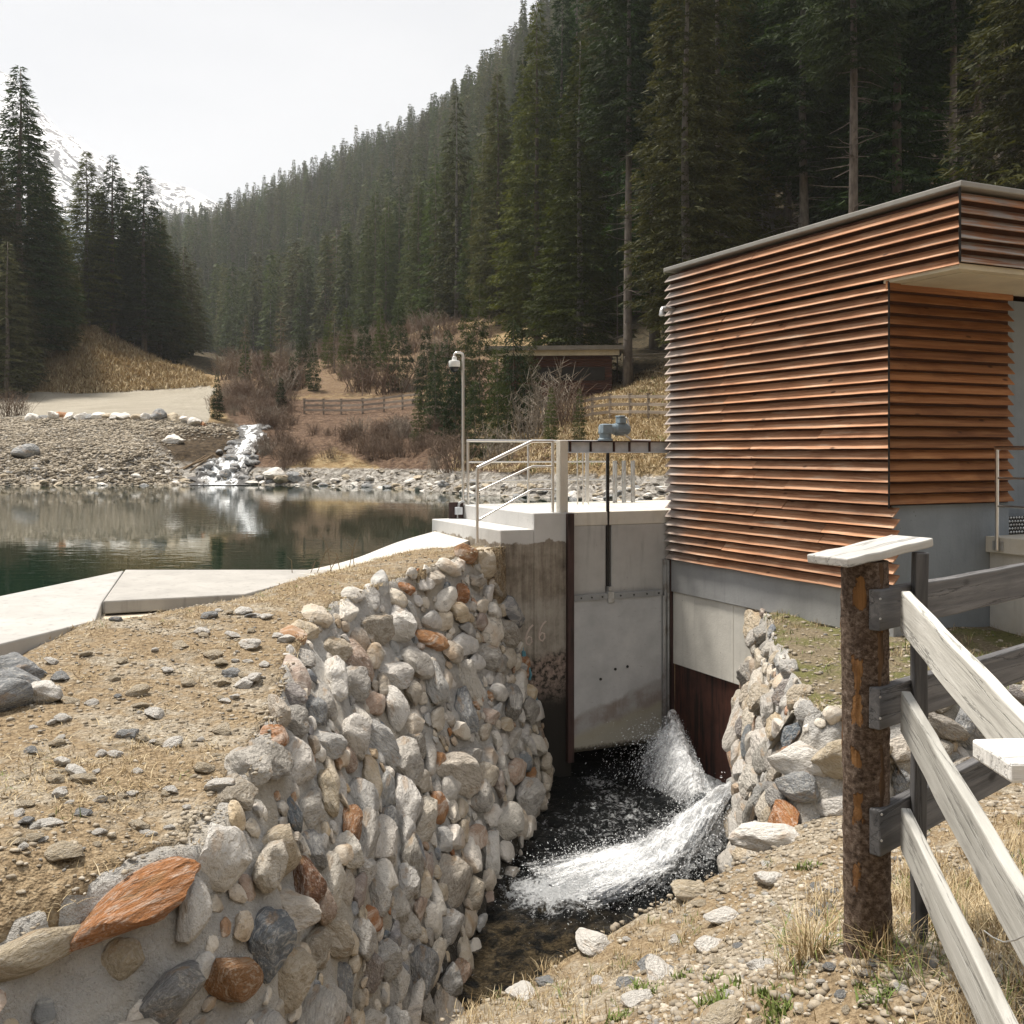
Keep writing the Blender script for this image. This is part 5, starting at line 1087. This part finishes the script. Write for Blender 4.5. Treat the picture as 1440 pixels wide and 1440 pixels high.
for (px_, d, s, k, lab) in [(770,50,2.2,3,'tangled bare branches below the hut'),(800,48,1.6,0,'leafless reddish shrub before the hut corner'),(742,47,1.8,3,'bare brushwood under the dark spruces'),(700,42,1.4,3,'bare shrub above the railing'),(10,62,1.3,0,'low brown shrub left of the pale boulders'),(28,62.5,1.0,1,'small brown shrub beside the low brown shrub'),(-25,61.5,1.4,2,'brown shrub at the left photo edge'),(640,44,1.3,0,'brown shrub at the water edge behind the camera pole')]:
    x, y = at(px_, d); o = link('bare_shrub', BUSH[k]); o.location = (x,y,zz(float(hF(np.array([x]), np.array([y]))[0]))); o.scale = (s,)*3; tag(o, lab, 'shrub')

# ================================================================== hut and far fences
hx, hy, hz = P(780,562,60); hu = thing('wooden_hut', 'low dark timber hut with flat grey roof among the trees', 'hut', (hx,hy,hz), R(-4))
m_ = MB()
for k in range(17): m_.box(-2.9,-1.6-(.03 if k%2 else 0),k*.15,3.3,1.6,k*.15+.135, rng.random())
m_.build('wall', M['hut'], hu)
m_ = MB(); m_.box(-1.2,-1.66,1.0,2.9,-1.635,1.75); m_.build('open_front_shade', M['black'], hu)  # black panel that paints in the shade of an open front
m_ = MB(); m_.box(-3.9,-2.4,2.68,3.9,2.0,2.92); m_.box(-3.5,-2.2,2.38,3.7,-2.05,2.68, m=1); m_.build('roof', [M['hut_roof'], M['soffit']], hu)
m_ = MB(); m_.box(-3.25,-2.25,-.3,-3.13,-2.13,2.42); m_.build('corner_post', M['old_rail'], hu)
def far_fence(name, label, pts, hgt, nr):
    w3 = [Vector(P(*p)) for p in pts]
    for p in w3: p.z = zz(float(hF(np.array([p.x]), np.array([p.y]))[0]))
    f = thing(name, label, 'fence', w3[0])
    for p in w3:
        m_ = MB(); q = p-f.location; m_.box(q.x-.06,q.y-.06,q.z-.3,q.x+.06,q.y+.06,q.z+hgt*1.08); m_.box(q.x-.12,q.y-.09,q.z+hgt*1.08,q.x+.12,q.y+.09,q.z+hgt*1.08+.03); m_.build('post', M['old_rail'], f)
    for i in range(len(w3)-1):
        for k in range(nr):
            z = hgt*(.28+.68*k/(nr-1)); a = w3[i]+Vector((0,-.08,z)); b = w3[i+1]+Vector((0,-.08,z)); board('rail', a, b, .03, .14, M['old_rail'], f)
far_fence('plank_fence', 'old plank fence on the bank before the hut', [(808,560,48),(833,556,47.5),(858,553,47),(886,550,46),(912,548,45),(945,550,44),(985,552,43)], 1.0, 3)
far_fence('plank_fence', 'low grey plank fence across the brushy slope behind the pond', [(428,575,70),(455,575,69.5),(480,575,69),(510,575,68),(540,575,67),(566,575,66),(592,572,65)], .95, 3)
# ================================================================== boulders, loose stones
def rock_thing(name, label, group, px, py, r, mat, h, asp=1.3, flat=.65, d=None, sink=.25):
    if d is None:
        q = ray(px, py, h, 1.5, 75 if h is hF else 22)
        if q is None: return None
        x, y = q
    else: x, y = at(px, d)
    z = float(h(np.array([x]), np.array([y]))[0]); me = ROCKS[int(rng.integers(len(ROCKS)))]
    o = link(name, me); 
    if mat:
        key = (me.name, mat)
        if key not in _rm: 
            c = me.copy(); c.materials[0] = M[mat]; _rm[key] = c
        o.data = _rm[key]
    o.location = (x, y, zz(z)+r*flat*(1-2*sink)*.6); o.rotation_euler = (rng.normal(0,.15), rng.normal(0,.15), rng.uniform(0,6.28) if asp < 1.6 else rng.normal(0,.6))
    o.scale = (r*asp, r, r*flat); tag(o, label, 'stone', group); return o
_rm = {}
# row along the lot edge
brow = [(45,'pale_stone',.42,'wide pale boulder first in the row along the gravel lot'),(62,'grey_stone',.3,None),(77,'pale_stone',.45,'rounded pale boulder below the brown one'),(87,'rust_stone',.42,'brown boulder standing above the pale row'),(97,'pale_stone',.4,None),(115,'pale_stone',.48,None),(128,'grey_stone',.42,None),(139,'pale_stone',.4,None),(151,'tan_stone',.36,None),(163,'pale_stone',.4,None),(175,'pale_stone',.5,'large white boulder at the middle of the lot edge row'),(190,'tan_stone',.38,None),(206,'pale_stone',.42,None),(225,'grey_stone',.6,'big dark grey boulder in the row along the gravel lot'),(243,'tan_stone',.42,None),(260,'pale_stone',.4,None),(274,'pale_stone',.5,'pale boulder at the right end of the lot edge row'),(284,'rust_stone',.3,None)]
for px_, mt, r, lab in brow:
    rock_thing('boulder', lab or {'pale_stone':'pale boulder in the row along the edge of the gravel lot','grey_stone':'grey boulder in the row along the edge of the gravel lot','tan_stone':'tan boulder in the row along the edge of the gravel lot','rust_stone':'small rusty boulder in the row along the edge of the gravel lot'}[mt], 'boulders along the gravel lot', px_, 0, r*.95, mt, hF, 1.35, .75, 60.3)
for (px_, py_, r, mt, lab) in [(40,641,.75,'grey_stone','big grey boulder alone on the gravel bank'),(243,622,.5,'pale_stone','pale stone in the dark peaty bank'),(318,668,.34,'grey_stone','dark boulder in the lower brook'),(325,646,.3,'grey_stone','dark boulder in the middle of the brook'),(345,640,.24,'grey_stone','dark stone at the right side of the brook'),(308,638,.24,'grey_stone','dark stone at the left edge of the brook'),(352,655,.3,'grey_stone','dark boulder at the right foot of the brook'),(335,628,.2,'grey_stone','dark stone at the upper fall of the brook'),(385,672,.5,'pale_stone','pale boulder on the shore right of the brook'),(415,676,.5,'grey_stone','grey boulder at the shore right of the brook'),(398,678,.35,'tan_stone','tan stone on the shore right of the brook')]:
    rock_thing('boulder', lab, None, px_, py_, r, mt, hF, 1.3, .7)
gl_ = {'pale_stone':'pale','grey_stone':'grey','tan_stone':'tan'}
cnt = 0
for att in range(3000):                     # rubble along the far waterline
    px_ = rng.uniform(-40, 935); d = rng.uniform(30, 54); x, y = at(px_, d); z = float(hF(np.array([x]), np.array([y]))[0])
    if not (wat-.1 < z < wat+(.75 if px_ < 340 else .42)) or (262 < px_ < 352): continue
    mt = rng.choice(['pale_stone','grey_stone','tan_stone','pale_stone']); rock_thing('shore_stone', gl_[mt]+' rubble stone on the far waterline of the pond', 'stones along the far waterline', px_, 0, rng.uniform(.08,.26), mt, hF, 1.4, .6, d); cnt += 1
    if cnt >= 150: break
for k, (px_, py_, r, mt, lab) in enumerate([(22,955,.17,'grey_stone','dark boulder below the white slab at the left edge'),(25,975,.19,'grey_stone','black and white boulder lying below the dark one'),(6,995,.17,'grey_stone','dark boulder cut by the left edge of the photo'),(60,985,.14,'pale_stone','pale half buried stone beside the dark boulders')]):
    rock_thing('boulder', lab, None, px_, py_, r, mt, hL, 1.2, .8)
ls = [(850,395,16),(985,410,14),(1060,390,10),(1065,455,24),(1170,408,12),(1210,430,18),(935,530,14),(990,515,8),(1115,530,12),(705,560,13),(520,520,11),(650,470,9),(1030,620,20),(1070,590,20),(940,815,20),(735,865,22),(485,912,15),(430,912,14),(235,1020,17),(320,993,22),(248,1085,17),(150,1210,13),(285,1340,34),(725,1065,14),(710,1220,11),(790,1135,9),(600,845,13),(405,985,9),(1120,745,24),(1190,620,20),(930,675,8),(990,670,10),(1010,1060,7),(930,1045,26),(860,985,20),(265,765,16),(215,780,10),(180,650,20),(640,1250,10),(610,1245,8),(295,1115,9),(575,655,6),(80,1290,14),(100,1300,12),(850,850,9),(510,1340,14),(365,490,12),(215,520,14)]
for i, (cx_, cy_, r) in enumerate(ls):
    px_, py_ = cx_/3, 760+cy_/3; q = ray(px_, py_, hL)
    if q is None or sdist(np.array([q[0]]), np.array([q[1]]), polyL)[0] > 0: continue
    mt = ['pale_stone','pale_stone','tan_stone','pale_stone'][i%4]; rock_thing('loose_stone', ('tan' if mt == 'tan_stone' else 'whitish')+' loose stone lying on the gravelly turf of the left bank', 'loose stones on the left bank', px_, py_, r/3/F*q[1]*2.1, mt, hL, 1.25, .6, sink=.05)
for att in range(400):                      # stones sunk into the gravel above the wall edge
    px_ = rng.uniform(20, 470); py_ = rng.uniform(860, 1290); q = ray(px_, py_, hL)
    if q is None: continue
    e_d = sdist(np.array([q[0]]), np.array([q[1]]), polyL)[0]
    if not (-1.6 < e_d < -.12) or rng.random() < -e_d*.45: continue
    mt = rng.choice(['pale_stone','tan_stone','pale_stone','tan_stone','pale_stone','grey_stone']); rock_thing('loose_stone', gl_[mt]+' stone sunk in the gravel close to the edge of the left wall', 'stones sunk in the gravel above the wall', px_, py_, rng.uniform(5,15)/F*q[1], mt, hL, 1.3, .6, sink=.3)
    if sum(1 for o_ in COL.objects if o_.get('group') == 'stones sunk in the gravel above the wall') > 60: break
lr_ = [(1165,1330,17,'white block at the foot of the bark post'),(995,1335,19,'large white flat stone on the right bank'),(1018,1290,17,'long white stone in the middle of the right bank'),(968,1257,24,'pale slab at the channel edge of the right bank'),(838,1330,22,'big pale boulder at the corner of the channel edge'),(912,1362,13,'grey angular stone left of the green tufts'),(930,1376,22,'flat pale stone between green tufts'),(1075,1362,15,'pale stone right of the green tufts'),(1020,1432,26,'long pale stone at the bottom of the photo'),(880,1385,12,'rounded grey stone near the channel edge'),(900,1410,17,'tan stone with pale end near the bottom'),(1085,1188,38,'very large pale flat stone by the wall corner'),(1150,1288,10,'small blue grey stone left of the bark post'),(1015,1360,10,'pale stone between the flat white one and the post'),(840,1382,9,'little white stone near the channel edge'),(735,1402,18,'pale stone at the lowest channel edge'),(765,1385,12,'grey stone at the lowest channel edge'),(1125,1318,8,'small grey stone before the grass tuft'),(985,1272,8,'small pale stone behind the long white one'),(1270,1395,9,'pale stone in the grass right of the post'),(1080,1240,16,'pale stone on the slope above the channel')]
for i, (px_, py_, r, lab) in enumerate(lr_):
    q = ray(px_, py_, hR)
    if q is None: continue
    rock_thing('loose_stone', lab, 'loose stones on the right bank', px_, py_, r/F*q[1]*1.3, ['pale_stone','pale_stone','pale_stone','tan_stone','pale_stone'][i%5] if 'grey' not in lab else 'grey_stone', hR, 1.35, .5)
rv = 0
for att in range(900):
    px_ = rng.uniform(640,1440); py_ = rng.uniform(1190,1440); q = ray(px_, py_, hR)
    if q is None or sdist(np.array([q[0]]), np.array([q[1]]), polyR)[0] > -.02: continue
    mt = rng.choice(['pale_stone','tan_stone','pale_stone','grey_stone']); rock_thing('loose_stone', 'small '+gl_[mt]+' stone scattered on the right bank', 'small stones scattered on the right bank', px_, py_, rng.uniform(4,10)/F*q[1], mt, hR, 1.3, .6); rv += 1
    if rv >= 70: break
# ------------------------------------------------------------------ gravel and grass as masses
def scatter(n, x0, x1, y0, y1, h, poly, dens):
    x = rng.uniform(x0, x1, n); y = y0+(y1-y0)*rng.random(n)**1.5; k = sdist(x, y, poly) < .12; x, y = x[k], y[k]
    k = rng.random(len(x)) < dens(x, y); x, y = x[k], y[k]; return x, y, h(x, y)
def gravel(name, label, pts, smin, smax):
    x, y, z = pts; n = len(x); V0, F0 = ico(1); m = len(V0)
    s = smin+(smax-smin)*rng.random(n)**2.2; V = np.repeat(V0[None], n, 0)*(1+rng.normal(0,.24,(n,m,1)))
    V = V*np.stack([s*rng.uniform(.8,1.6,n), s*rng.uniform(.8,1.2,n), s*rng.uniform(.4,.75,n)], -1)[:,None]
    a = rng.uniform(0,6.28,n); c, s_ = np.cos(a)[:,None], np.sin(a)[:,None]
    V = np.stack([V[...,0]*c-V[...,1]*s_, V[...,0]*s_+V[...,1]*c, V[...,2]], -1)+np.stack([x,y,z+CZ+s*.12], -1)[:,None]
    o = link(name, npmesh(name, V.reshape(-1,3), (F0[None]+(np.arange(n)*m)[:,None,None]).reshape(-1,3), [M['gravelm']], False, None, np.repeat(rng.random(n), len(F0)))); tag(o, label, kind='stuff')
def m_gravel():
    t = NT('gravel_pieces'); tn = t.attr('tone'); n = t.noise(t.co('World'), 60, 3, .6)
    c = t.ramp(tn, [(0,(.20,.175,.14)),(.3,(.33,.285,.225)),(.6,(.42,.37,.295)),(.85,(.56,.51,.43)),(.95,(.22,.215,.205)),(1,(.18,.18,.18))]); return t.fin(t.mix(t.smooth(n, .4, .7), c, (.30,.25,.18)), .9, spec=.25)
M['gravelm'] = m_gravel()
gnoise = lambda x, y, s: fbm(np.asarray(x)*.9, np.asarray(y)*.9, 3, s)
gravel('gravel', 'fine pale gravel over the left bank', scatter(52000, -9, 0, 2.2, 14, hL, polyL, lambda x, y: np.clip((gnoise(x,y,201)-.30)*3.0, .12, 1)), .004, .019)
gravel('gravel', 'pale stone chips over the right bank', scatter(42000, -.5, 5, 2.5, 9, hR, polyR, lambda x, y: np.clip((gnoise(x,y,203)-.30)*3.0, .1, 1)*np.clip(1.15-.3*(x-1.6), .12, 1)), .005, .028)
gravel('gravel', 'earthy chips over the turf terrace', scatter(5000, 2.4, 9, 8.6, 12.6, hT, polyT, lambda x, y: np.clip(1.2-.35*(x-2.4), .1, 1)), .008, .03)
# coarse shingle of the far bank
n = 42000; px_ = rng.uniform(-60, 340, n); d = rng.uniform(48, 61, n); x = (px_-720)/F*d; z = hF(x, d); k = (z > wat-.05) & (637-z/d*F > 586) & (sdist(px_, 637-z/d*F, [(195,612),(330,592),(360,640),(330,690),(255,690),(225,650)]) > rng.uniform(-22, 14, n)); gravel('shingle', 'grey shingle on the far bank below the gravel lot', (x[k], d[k], z[k]), .02, .115)
n = 9000; px_ = rng.uniform(350, 960, n); d = rng.uniform(30, 56, n); x = (px_-720)/F*d; z = hF(x, d); k = (z > wat-.05) & (z < wat+.35+.6*fbm(x*.4, d*.4, 2, 5)); gravel('shingle', 'pale shingle strip along the right shore', (x[k], d[k], z[k]), .025, .11)

def grass(name, label, pts, hmin, hmax, nb, green=.0, w=.0035, lean=.8, spread=.03):
    x, y, z = pts; n = len(x); k = n*nb
    bx = np.repeat(x, nb)+rng.normal(0, spread, k); by = np.repeat(y, nb)+rng.normal(0, spread, k); bz = np.repeat(z, nb)+CZ-.01
    hh = np.repeat(rng.uniform(hmin, hmax, n), nb)*rng.uniform(.5, 1.2, k); a = rng.uniform(0, 6.28, k); ln = rng.uniform(.1, 1, k)*lean
    dx, dy = np.cos(a), np.sin(a); ww = w*rng.uniform(.6,1.4,k)
    def pt(t, wd, sg): return np.stack([bx+dx*hh*ln*t**1.6-dy*wd*sg, by+dy*hh*ln*t**1.6+dx*wd*sg, bz+hh*(t-.25*ln*t*t)], -1)
    V = np.stack([pt(0,ww,-1), pt(0,ww,1), pt(.55,ww*.8,1), pt(.55,ww*.8,-1), pt(1,ww*.15,1), pt(1,ww*.15,-1)], 1).reshape(-1,3)
    b = (np.arange(k)*6)[:,None]; Fc = np.stack([b+np.array([0,1,2,3]), b+np.array([3,2,4,5])], 1).reshape(-1,4)
    gr = np.repeat(rng.random(n) < green, nb); tn = np.where(gr, rng.uniform(.88,1,k), rng.uniform(0,.83,k))
    o = link(name, npmesh(name, V, Fc, [M['blade']], False, None, np.repeat(tn, 2))); tag(o, label, kind='stuff')
turf = lambda s: (lambda x, y: np.clip((.56-gnoise(x,y,s))*4.0, .05, 1))
grass('dry_grass', 'short dry yellow turf on the left bank', scatter(42000, -10, .2, 2.4, 15.5, hL, polyL, turf(201)), .015, .06, 9, .02, .0024, 2.4, .04)
grass('dry_grass', 'dry tufts and green sprigs on the right bank', scatter(5200, -.5, 5, 2.4, 9, hR, polyR, turf(203)), .03, .10, 11, .10, .0022, 1.2, .035)
x = rng.uniform(1.3, 3.4, 900); y = rng.uniform(2.6, 6.2, 900); k = (sdist(x, y, polyR) < 0) & (rng.random(900) < np.clip((x-y*.27-.1)*1.6, 0, 1)); x, y = x[k], y[k]
grass('dry_grass', 'thick straw coloured grass below the plank fence', (x, y, hR(x, y)), .08, .20, 26, .05, .0022, 1.3, .05)
for cx_, cy_, nn_ in ((1140,1350,26),(1120,1335,14),(1235,1345,12)):
    q = ray(cx_, cy_, hR); x = q[0]+rng.normal(0,.045,nn_); y = q[1]+rng.normal(0,.05,nn_); grass('grass_tuft', 'long bent straw tuft beside the bark post', (x, y, hR(x,y)), .12, .24, 12, .15, .0024, 1.5, .02)
gx, gy = [], []
for cx_, cy_ in ((905,1393),(918,1398),(1005,1380),(1020,1395),(1010,1410),(1085,1420),(1075,1400),(1100,1432),(870,1432),(965,1375),(1005,1412),(1230,1400),(1300,1170),(1135,1220),(1185,1330)):
    q = ray(cx_, cy_, hR)
    if q: gx += list(q[0]+rng.normal(0,.03,8)); gy += list(q[1]+rng.normal(0,.035,8))
gx, gy = np.array(gx), np.array(gy); grass('green_sprigs', 'fresh green herb sprigs on the right bank', (gx, gy, hR(gx, gy)), .025, .06, 10, 1.0, .005, 1.1, .02)
grass('dry_grass', 'olive and straw turf on the terrace', scatter(5200, 2.5, 10, 8.7, 12.8, hT, polyT, lambda x, y: np.clip((.62-gnoise(x,y,207))*4, .1, 1)*np.clip(.35+.6*(x-2.4), 0, 1)), .03, .11, 10, .35, .003, 1.2, .04)
# tall stalks behind the crest
st_ = thing('dry_stalks', 'few tall dry grass stalks against the pond', 'grass', (-2.4,12.3,zz(-1.6)))
m_ = MB()
for (x0, y0, x1, y1) in ((468,792,447,748),(488,787,505,750),(412,801,403,782),(440,797,470,765),(455,795,489,782),(430,800,452,786),(480,789,462,775),(500,786,484,760)):
    a = Vector(P(x0,y0,12.4)); b = Vector(P(x1,y1,12.4)); m = a.lerp(b, .5)+Vector((.02,0,.03)); m_.tube([a-st_.location-Vector((0,0,.2)), m-st_.location, b-st_.location], [.006,.005,.002], 4)
m_.build('stalk', M['larch'], st_)
# far slope tussocks
n = 15000; px_ = rng.uniform(-30, 300, n); d = rng.uniform(88, 128, n); x = (px_-720)/F*d; z = hF(x, d); py_ = 637-z/d*F; k = (sdist(px_, py_, [(-40,505),(20,500),(60,480),(110,452),(150,460),(210,490),(290,540),(160,548),(-40,556)]) < 4); grass('dry_grass', 'tussocky straw grass on the left slope', (x[k], d[k], z[k]), .25, .65, 7, .0, .035, 1.3, .22)
n = 9000; px_ = rng.uniform(640, 960, n); d = rng.uniform(33, 60, n); x = (px_-720)/F*d; z = hF(x, d); k = z > wat+.8; grass('dry_grass', 'long matted straw grass on the bank behind the sluice', (x[k], d[k], z[k]), .10, .27, 9, .02, .013, 1.8, .14)
# driftwood at the brook mouth
dw = thing('driftwood', 'bleached driftwood poles lying at the mouth of the brook', 'driftwood', P(290,655,52))
for (x0, y0, x1, y1, r) in ((252,661,298,641,.07),(258,660,290,640,.05),(268,662,300,638,.04)):
    m_ = MB(); m_.tube([Vector(P(x0,y0,51.5))-dw.location, Vector(P(x1,y1,52.5))-dw.location], [r, r*.6], 8); m_.build('pole', M['larch'], dw, smooth=True)

# ================================================================== spray thrown up below the gate
def drops(name, label, Pn, sz, vel):
    n = len(Pn); V0 = np.array([(1,0,0),(-1,0,0),(0,1,0),(0,-1,0),(0,0,1),(0,0,-1)], float); F0 = np.array([(0,2,4),(2,1,4),(1,3,4),(3,0,4),(2,0,5),(1,2,5),(3,1,5),(0,3,5)])
    v = vel/(np.linalg.norm(vel, axis=1, keepdims=True)+1e-6); el = rng.uniform(.2, 1.6, n)*sz
    V = V0[None]*sz[:,None,None]; V = V+(V0@v.T).T[:,:,None]*v[:,None]*el[:,None,None]+Pn[:,None]
    Fc = (F0[None]+(np.arange(n)*6)[:,None,None]).reshape(-1,3); o = link(name, npmesh(name, V.reshape(-1,3), Fc, [M['foam']], True)); tag(o, label, kind='stuff')
def sheets(name, label, nl, fn, ns=70, nt=60):      # layered thin sheets; fn(layer, s, t) -> points, bias
    Vs, Fs, su, st2, ly, bi, b = [], [], [], [], [], [], 0
    for l in range(nl):
        s_, t_ = np.meshgrid(np.linspace(0,1,ns), np.linspace(0,1,nt), indexing='ij'); pt, bias = fn(l, s_, t_); i = np.arange(ns*nt).reshape(ns,nt)+b; b += ns*nt
        Vs.append(pt.reshape(-1,3)); Fs.append(np.stack([i[:-1,:-1], i[1:,:-1], i[1:,1:], i[:-1,1:]], -1).reshape(-1,4)); su.append(s_.ravel()); st2.append(t_.ravel()); ly.append(np.full(ns*nt, float(l))); bi.append(bias.ravel())
    me = npmesh(name, np.concatenate(Vs), np.concatenate(Fs), [M['sheet']], True)
    for nm, a in (('su',su),('st',st2),('lay',ly),('bias',bi)): vattr(me, nm, np.concatenate(a))
    tag(link(name, me), label, kind='stuff')
def fan(l, s, t):                                    # water thrown up along the steel plate, falling back to the left
    q = l/8; bx_ = 2.62-.02*l; by_ = 14.35-1.35*s; pw = (.45+.55*q)*(1-.42*s)*(.85+.35*fbm(s*4, s*0+l*3.1, 3, 300+l))
    vz = 4.55*np.sqrt(pw)*(1-.3*s)*.95; vx = -(.25+1.15*(1-q)*1.0+.35*fbm(s*5, s*0+l, 3, 320+l))*(1-.2*s); vy = -.25-.35*(fbm(s*3, s*0+l*2, 3, 340+l)-.3)
    tt = 2*vz/9.8*t*1.05; x = bx_+vx*tt; y = by_+vy*tt; z = .10+vz*tt-4.9*tt**2; w = (fbm(s*7+l, t*5, 3, 360+l)-.5)*.14
    return np.stack([x+w, y, np.maximum(z+w*.6, .03)], -1), (.24 if 1 < l < 7 else .17)-.24*t-.10*np.abs(s-.5)*2*(t > .2)
sheets('water_spray', 'fan of torn white water thrown up beside the gate leaf', 9, fan)
def gush(l, s, t):                                   # the pipe jet spreading over the channel
    a = (s-.5)*(1.0+l*.1); cx = np.interp(t, [0,.3,.6,1], [2.62,2.05,1.45,.5]); cy = np.interp(t, [0,.3,.6,1], [12.1,11.55,11.05,10.5]); wd = .10+.95*t**1.1
    x = cx+a*wd*.75; y = cy-a*wd*1.1; z = np.interp(t, [0,.2,.45,1], [.58,.42,.20,.13])+.02*l+np.cos(a*3.1)*.10*(1-t)+(fbm(s*6+l*2, t*9, 4, 380+l)-.42)*(.10+.34*np.sin(np.clip(t*1.25,0,1)*np.pi))
    return np.stack([x, y, z], -1), .17-.045*l-.40*np.clip(t-.72,0,1)-.26*np.clip(np.abs(a)*2-.35,0,1)+.22*(fbm(s*3+l, t*3.5, 3, 395+l)-.5)
sheets('white_water', 'white jet gushing from the drain pipe across the channel', 5, gush)
n = 26000; t0 = rng.random(n); base = np.array([2.58,14.35,.12])*(1-t0)[:,None]+np.array([2.62,13.0,.12])*t0[:,None]
pw_ = rng.beta(2.2,1.6,n)*(1-.62*t0); v0 = np.stack([-(.45+1.35*rng.random(n))*(.5+pw_*.9)*(1-.25*t0), rng.normal(-.25,.32,n), 4.15*pw_**.5*(1-.35*t0)+rng.normal(0,.12,n)], 1); v0[:,2] = np.maximum(v0[:,2], .3)
tf = 2*v0[:,2]/9.8; tt = tf*rng.beta(1.5,1.25,n); Pn = base+v0*tt[:,None]; Pn[:,2] -= 4.9*tt**2; vv = v0.copy(); vv[:,2] -= 9.8*tt; k = (Pn[:,2] > .05) & (Pn[:,1] < 14.75)
drops('water_spray', 'fine white droplets in the spray beside the gate leaf', Pn[k], (.0022+.0075*rng.random(n)**4)[k], vv[k])
n = 16000; tq = rng.random(n)**.8; cx = np.interp(tq, [0,.33,.66,1], [2.55,2.0,1.4,.55]); cy = np.interp(tq, [0,.33,.66,1], [12.1,11.5,11.0,10.5]); Pn = np.stack([cx+rng.normal(0,.15+.20*tq), cy+rng.normal(0,.14+.24*tq), .14+np.abs(rng.normal(0,.10,n))+.38*np.clip(1-tq*2.2,0,1)], 1)
drops('water_spray', 'fine droplets bouncing over the pipe jet', Pn, .002+.006*rng.random(n)**4, rng.normal(size=(n,3)))
for att in range(60):
    u = rng.random(); row = [np.interp(u, np.linspace(0,1,len(rows)), [f(r) for r in rows]) for f in (lambda r: r[0][0], lambda r: r[0][1], lambda r: r[2])]
    d = float(row[2]); px_ = rng.uniform(row[0]-4, row[1]+5)
    rock_thing('brook_stone', 'dark wet stone among the white water of the brook', 'dark stones in the brook', px_, 0, rng.uniform(.09,.26), 'grey_stone', hF, 1.3, .8, d, sink=.1)
# ================================================================== air between here and the ridge
if HAZE > 0:
    hz_ = MB().box(-1900,-60,-2.6,1900,1800,520); o = hz_.build('haze', [], None); o.data.materials.clear(); hm = bpy.data.materials.new('haze_air'); hm.use_nodes = True; n_ = hm.node_tree; n_.nodes.clear()
    ho = n_.nodes.new('ShaderNodeOutputMaterial'); pv = n_.nodes.new('ShaderNodeVolumePrincipled'); pv.inputs['Color'].default_value = (.90,.93,.97,1); pv.inputs['Density'].default_value = HAZE; pv.inputs['Anisotropy'].default_value = .3
    n_.links.new(pv.outputs[0], ho.inputs['Volume']); o.data.materials.append(hm); tag(o, 'thin pale air over the valley', kind='stuff')
